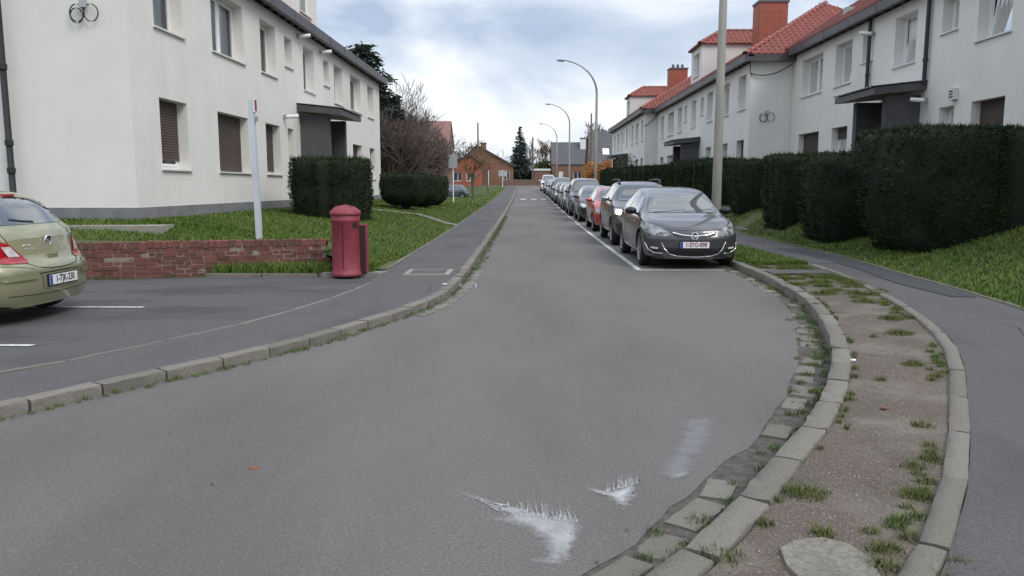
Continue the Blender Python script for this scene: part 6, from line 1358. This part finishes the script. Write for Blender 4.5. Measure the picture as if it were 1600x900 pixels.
# ------------------------------------------------------------------ houses at the end of the street
def house(name, loc, w_, d_, eave, ridge, wallm, roofm, label, axis='x', openings=(), chim=None, rz=0, oh=.3, skylight=None, asym=0.0):
    root = empty(name, loc, (0, 0, rz), label=label, category='house')
    def wallq(nm, pts): mb = MB(); mb.poly(pts); return mb.build(nm, wallm, root)
    # front wall (towards -y) with openings cut as recesses
    us = sorted({0, w_, *[a for o in openings for a in o[:2]]}); zs = sorted({0, eave, *[a for o in openings for a in o[2:4]]}); mb = MB()
    for i in range(len(us) - 1):
        for j in range(len(zs) - 1):
            uc, zc_ = (us[i] + us[i + 1]) / 2, (zs[j] + zs[j + 1]) / 2
            if not any(a < uc < b and c < zc_ < d for a, b, c, d, *_ in openings): mb.quad((us[i], 0, zs[j]), (us[i + 1], 0, zs[j]), (us[i + 1], 0, zs[j + 1]), (us[i], 0, zs[j + 1]))
    for a, b, c, d, *_ in openings:
        for (p, q) in (((a, c), (a, d)), ((b, c), (b, d)), ((a, d), (b, d)), ((a, c), (b, c))): mb.quad((p[0], 0, p[1]), (q[0], 0, q[1]), (q[0], .15, q[1]), (p[0], .15, p[1]))
    if axis == 'y': mb.poly([(0, 0, eave), (w_, 0, eave), (w_ / 2 + asym, 0, ridge)])
    mb.build('wall', wallm, root)
    for a, b, c, d, k in openings:
        mb = MB(); F = .08; mb.box(a, b, .08, .14, c, c + F); mb.box(a, b, .08, .14, d - F, d); mb.box(a, a + F, .08, .14, c + F, d - F); mb.box(b - F, b, .08, .14, c + F, d - F)
        if k != 'door': mb.box((a + b) / 2 - .04, (a + b) / 2 + .04, .081, .139, c + F, d - F)
        wn_ = mb.build('window' if k != 'door' else 'door', 'white_frame', root); mb = MB(); mb.quad((a, .12, c), (b, .12, c), (b, .12, d), (a, .12, d)); mb.build('pane', 'white_frame' if k == 'door' else 'car_glass', wn_)
    wallq('side_wall', [(0, 0, 0), (0, d_, 0), (0, d_, eave)] + ([(0, d_ / 2, ridge)] if axis == 'x' else []) + [(0, 0, eave)]); wallq('side_wall', [(w_, 0, 0), (w_, d_, 0), (w_, d_, eave)] + ([(w_, d_ / 2, ridge)] if axis == 'x' else []) + [(w_, 0, eave)])
    wallq('back_wall', [(0, d_, 0), (w_, d_, 0), (w_, d_, eave)] + ([(w_ / 2 + asym, d_, ridge)] if axis == 'y' else []) + [(0, d_, eave)])
    t = .14; mb = MB()
    if axis == 'x':
        k = (ridge - eave) / (d_ / 2)
        for s0, s1 in ((-oh, d_ / 2), (d_ + oh, d_ / 2)):
            z0 = eave - oh * k; mb.add([(-oh, s0, z0), (w_ + oh, s0, z0), (w_ + oh, s1, ridge), (-oh, s1, ridge), (-oh, s0, z0 + t), (w_ + oh, s0, z0 + t), (w_ + oh, s1, ridge + t), (-oh, s1, ridge + t)], [(0, 1, 2, 3), (4, 5, 6, 7), (0, 1, 5, 4), (1, 2, 6, 5), (3, 0, 4, 7)])
    else:
        m_ = w_ / 2 + asym
        for x0, x1 in ((0, m_), (w_, m_)):
            k = (ridge - eave) / abs(x1 - x0); xo = x0 - oh if x0 < x1 else x0 + oh; z0 = eave - oh * k
            mb.add([(xo, -oh, z0), (xo, d_ + oh, z0), (x1, d_ + oh, ridge), (x1, -oh, ridge), (xo, -oh, z0 + t), (xo, d_ + oh, z0 + t), (x1, d_ + oh, ridge + t), (x1, -oh, ridge + t)], [(0, 1, 2, 3), (4, 5, 6, 7), (0, 1, 5, 4), (1, 2, 6, 5), (3, 0, 4, 7)])
    rf = mb.build('roof', roofm, root)
    if axis == 'x':                                     # tile courses
        k = (ridge - eave) / (d_ / 2); n = int(d_ / 2 / .28); mb = MB()
        for i in range(n):
            y0 = -oh + (d_ / 2 + oh) * i / n; y1 = -oh + (d_ / 2 + oh) * (i + 1) / n; za, zb_ = eave + y0 * k + t, eave + y1 * k + t
            mb.quad((-oh, y0, za + .05), (w_ + oh, y0, za + .05), (w_ + oh, y1, zb_ + .01), (-oh, y1, zb_ + .01)); mb.quad((-oh, y0, za + .05), (w_ + oh, y0, za + .05), (w_ + oh, y0, za), (-oh, y0, za))
        mb.build('tile_courses', roofm, rf, kind='stuff')
    if chim: x, y, z, m_ = chim; mb = MB(); mb.box(x, x + .8, y, y + .7, ridge - 1.2, z); cc = mb.build('chimney', m_, root); mb = MB(); mb.box(x - .08, x + .88, y - .08, y + .78, z, z + .15); mb.build('chimney_cap', 'lead', cc)
    if skylight:
        a, b, y0, y1 = skylight; k = (ridge - eave) / (d_ / 2); mb = MB(); q = [(a, y0, eave + y0 * k + t + .10), (b, y0, eave + y0 * k + t + .10), (b, y1, eave + y1 * k + t + .10), (a, y1, eave + y1 * k + t + .10)]; mb.add(q + [(x, y, z - .1) for x, y, z in q], [(0, 1, 2, 3), (0, 1, 5, 4), (1, 2, 6, 5), (2, 3, 7, 6), (3, 0, 4, 7)]); mb.build('skylight', 'sign_white', root)
    return root
house('brick_house', (-17.2, 96, .8), 7.7, 8, 5.8, 8.9, 'house_brick', 'house_tile_red', 'brownish brick house with faded red roof beyond the bare shrubs', 'x', [(3.4, 5.0, 1.0, 2.6, ''), (5.6, 6.6, 3.4, 4.6, '')], oh=.12)
house('brick_house', (-10.3, 113, 1.55), 8.6, 9, 3.0, 5.9, 'house_brick_brown', 'house_tile_grey', 'brown brick gable house with chimney at the left street end', 'y', [(1.0, 2.2, .9, 2.1, ''), (7.2, 8.1, .9, 2.2, '')], chim=(3.7, 3.5, 6.35, 'house_brick_brown'), asym=-.9)
house('brick_annex', (-10.6, 107.5, 1.2), 4.4, 5, 3.6, 4.6, 'house_brick_orange', 'house_tile_grey', 'orange brick annex in front of the brown gable house', 'y', [(.7, 1.9, 1.1, 2.3, ''), (2.5, 3.6, 1.1, 2.3, '')], asym=1.0)
house('grey_roofed_house', (4.1, 117, 1.62), 5.4, 8, 3.2, 6.6, 'house_brick_brown', 'house_tile_grey', 'brick house with grey tiled roof at the far end', 'x', [(1.0, 1.7, .0, 2.3, 'door'), (3.2, 4.5, .9, 2.1, '')], chim=(4.4, 2.6, 7.2, 'sign_white'), oh=.1)
house('grey_roofed_house', (9.0, 106, 1.6), 7.0, 9, 2.9, 7.5, 'house_brick_brown', 'house_tile_grey', 'taller grey-roofed house with white skylight behind the orange shrubs', 'x', [(1.2, 2.6, .8, 2.0, '')], skylight=(1.7, 2.6, 1.2, 2.0), oh=.15)
mb = MB(); mb.box(-2.9, 1.15, 0, .25, 0, .78); ew = mb.build('garden_wall', 'house_brick', None, label='low brick garden wall facing the street end', category='wall'); ew.location = (0, 112.2, 1.66); mb = MB(); mb.box(-2.95, 1.2, -.04, .29, .782, .86); mb.build('coping', 'coping', ew)
mb = MB(); mb.box(0, 2.3, 0, 2.5, 0, 2.2); gg = mb.build('garage', 'house_brick_brown', None, label='small flat-roofed brick garage right of the spruce', category='garage'); gg.location = (1.4, 114.5, 1.66); mb = MB(); mb.box(-.1, 2.4, -.1, 2.6, 2.203, 2.5); mb.build('flat_roof', 'sign_white', gg)
for x, y, h, lb in ((-6.5, 108, 8.6, 'dark wooden utility pole in front of the brick gable house'), (1.15, 113.4, 7.0, 'wooden utility pole beside the far garden wall'), (8.8, 104, 9.5, 'dark utility pole between the two grey roofs')):
    root = empty('utility_pole', (x, y, 1.6), label=lb, category='pole'); mb = MB(); mb.tube([(0, 0, -.2), (0, 0, h)], [.15, .10], 8); mb.build('pole', 'bark', root, True); mb = MB(); mb.box(-.05, .05, -.05, .05, h, h + .12); mb.build('cap', 'lead', root)
# steps of the right garden path
root = empty('garden_steps', (6.55, 22.9, .12), label='low concrete steps with edging beside the third yew hedge', category='steps')
for i in range(3):
    mb = MB(); mb.box(i * .32, i * .32 + .34, 0, 1.2, -.1, .14 * (i + 1)); mb.build('step', 'concrete', root)
mb = MB(); mb.add([(0, -.12, .02), (1.2, -.12, .5), (1.2, 0, .5), (0, 0, .02), (0, -.12, -.1), (1.2, -.12, -.1), (1.2, 0, -.1), (0, 0, -.1)], [(0, 1, 2, 3), (0, 1, 5, 4), (2, 3, 7, 6), (3, 0, 4, 7), (1, 2, 6, 5)]); mb.build('side_edging', 'coping', root)

# ------------------------------------------------------------------ dead leaves, grit and cracks
n = 420; P = []
for p in resample(off(RK, -.12), 150): P += [(p.x + random.gauss(0, .1), p.y + random.gauss(0, .1), .004)]
for p in resample(off(LK, .1), 110): P += [(p.x + random.gauss(0, .05), p.y + random.gauss(0, .05), .004)]
AV = resample(off(RK, KW + .03), 200)[60:180]
for i in range(110): a = random.choice(AV); P.append((a.x + random.uniform(0, .9), a.y + random.uniform(-.2, .2), .102))
for i in range(70): P.append((random.uniform(-2.5, 3), random.uniform(3, 12), .004))
P = np.array(P); m_ = len(P); a = RNG.uniform(0, 6.28, m_); L = RNG.uniform(.006, .016, m_); V = []
for k_, (dx, dy) in enumerate(((1, 0), (0, .55), (-1, 0), (0, -.55))):
    V.append(P + np.stack([(np.cos(a) * dx - np.sin(a) * dy) * L, (np.sin(a) * dx + np.cos(a) * dy) * L, RNG.uniform(.001, .006, m_)], 1))
mat('dead_leaf', (.10, .065, .035), .9, (.16, .11, .07), 3, island=.5)
obj('fallen_leaves', np_mesh('fallen_leaves', np.stack(V, 1).reshape(-1, 3), np.arange(m_)[:, None] * 4 + np.array([[0, 1, 2, 3]]), 'dead_leaf'), None, kind='stuff', label='small dead leaves and bits scattered in the gutters', category='leaves')
def crack(pts, z, w_=.006):
    Q = []
    for (x0, y0), (x1, y1) in zip(pts[:-1], pts[1:]):
        for t in np.linspace(0, 1, 7)[:-1]: Q.append((x0 + (x1 - x0) * t + random.gauss(0, .012), y0 + (y1 - y0) * t + random.gauss(0, .012)))
    mb = MB(); vs = []
    for i, q in enumerate(Q):
        d = Vector((Q[min(i + 1, len(Q) - 1)][0] - Q[max(i - 1, 0)][0], Q[min(i + 1, len(Q) - 1)][1] - Q[max(i - 1, 0)][1], 0)).normalized(); nn = Vector((-d.y, d.x, 0)) * w_ * random.uniform(.3, 1.2) * math.sin(math.pi * (i + .4) / len(Q))
        vs += [(q[0] + nn.x, q[1] + nn.y, z), (q[0] - nn.x, q[1] - nn.y, z)]
    mb.add(vs, [(2 * i, 2 * i + 1, 2 * i + 3, 2 * i + 2) for i in range(len(Q) - 1)]); mb.build('crack', 'asphalt_patch', None, kind='structure')
crack([(-2.0, 9.6), (-1.95, 10.2), (-2.02, 10.7)], .085); crack([(-1.4, 10.0), (-1.3, 10.5), (-1.35, 11.0)], .108)
crack([(-6.0, 10.6), (-5.0, 10.9), (-4.2, 10.7)], .0245); crack([(4.6, 7.0), (4.9, 7.6), (4.75, 8.4)], .1195)
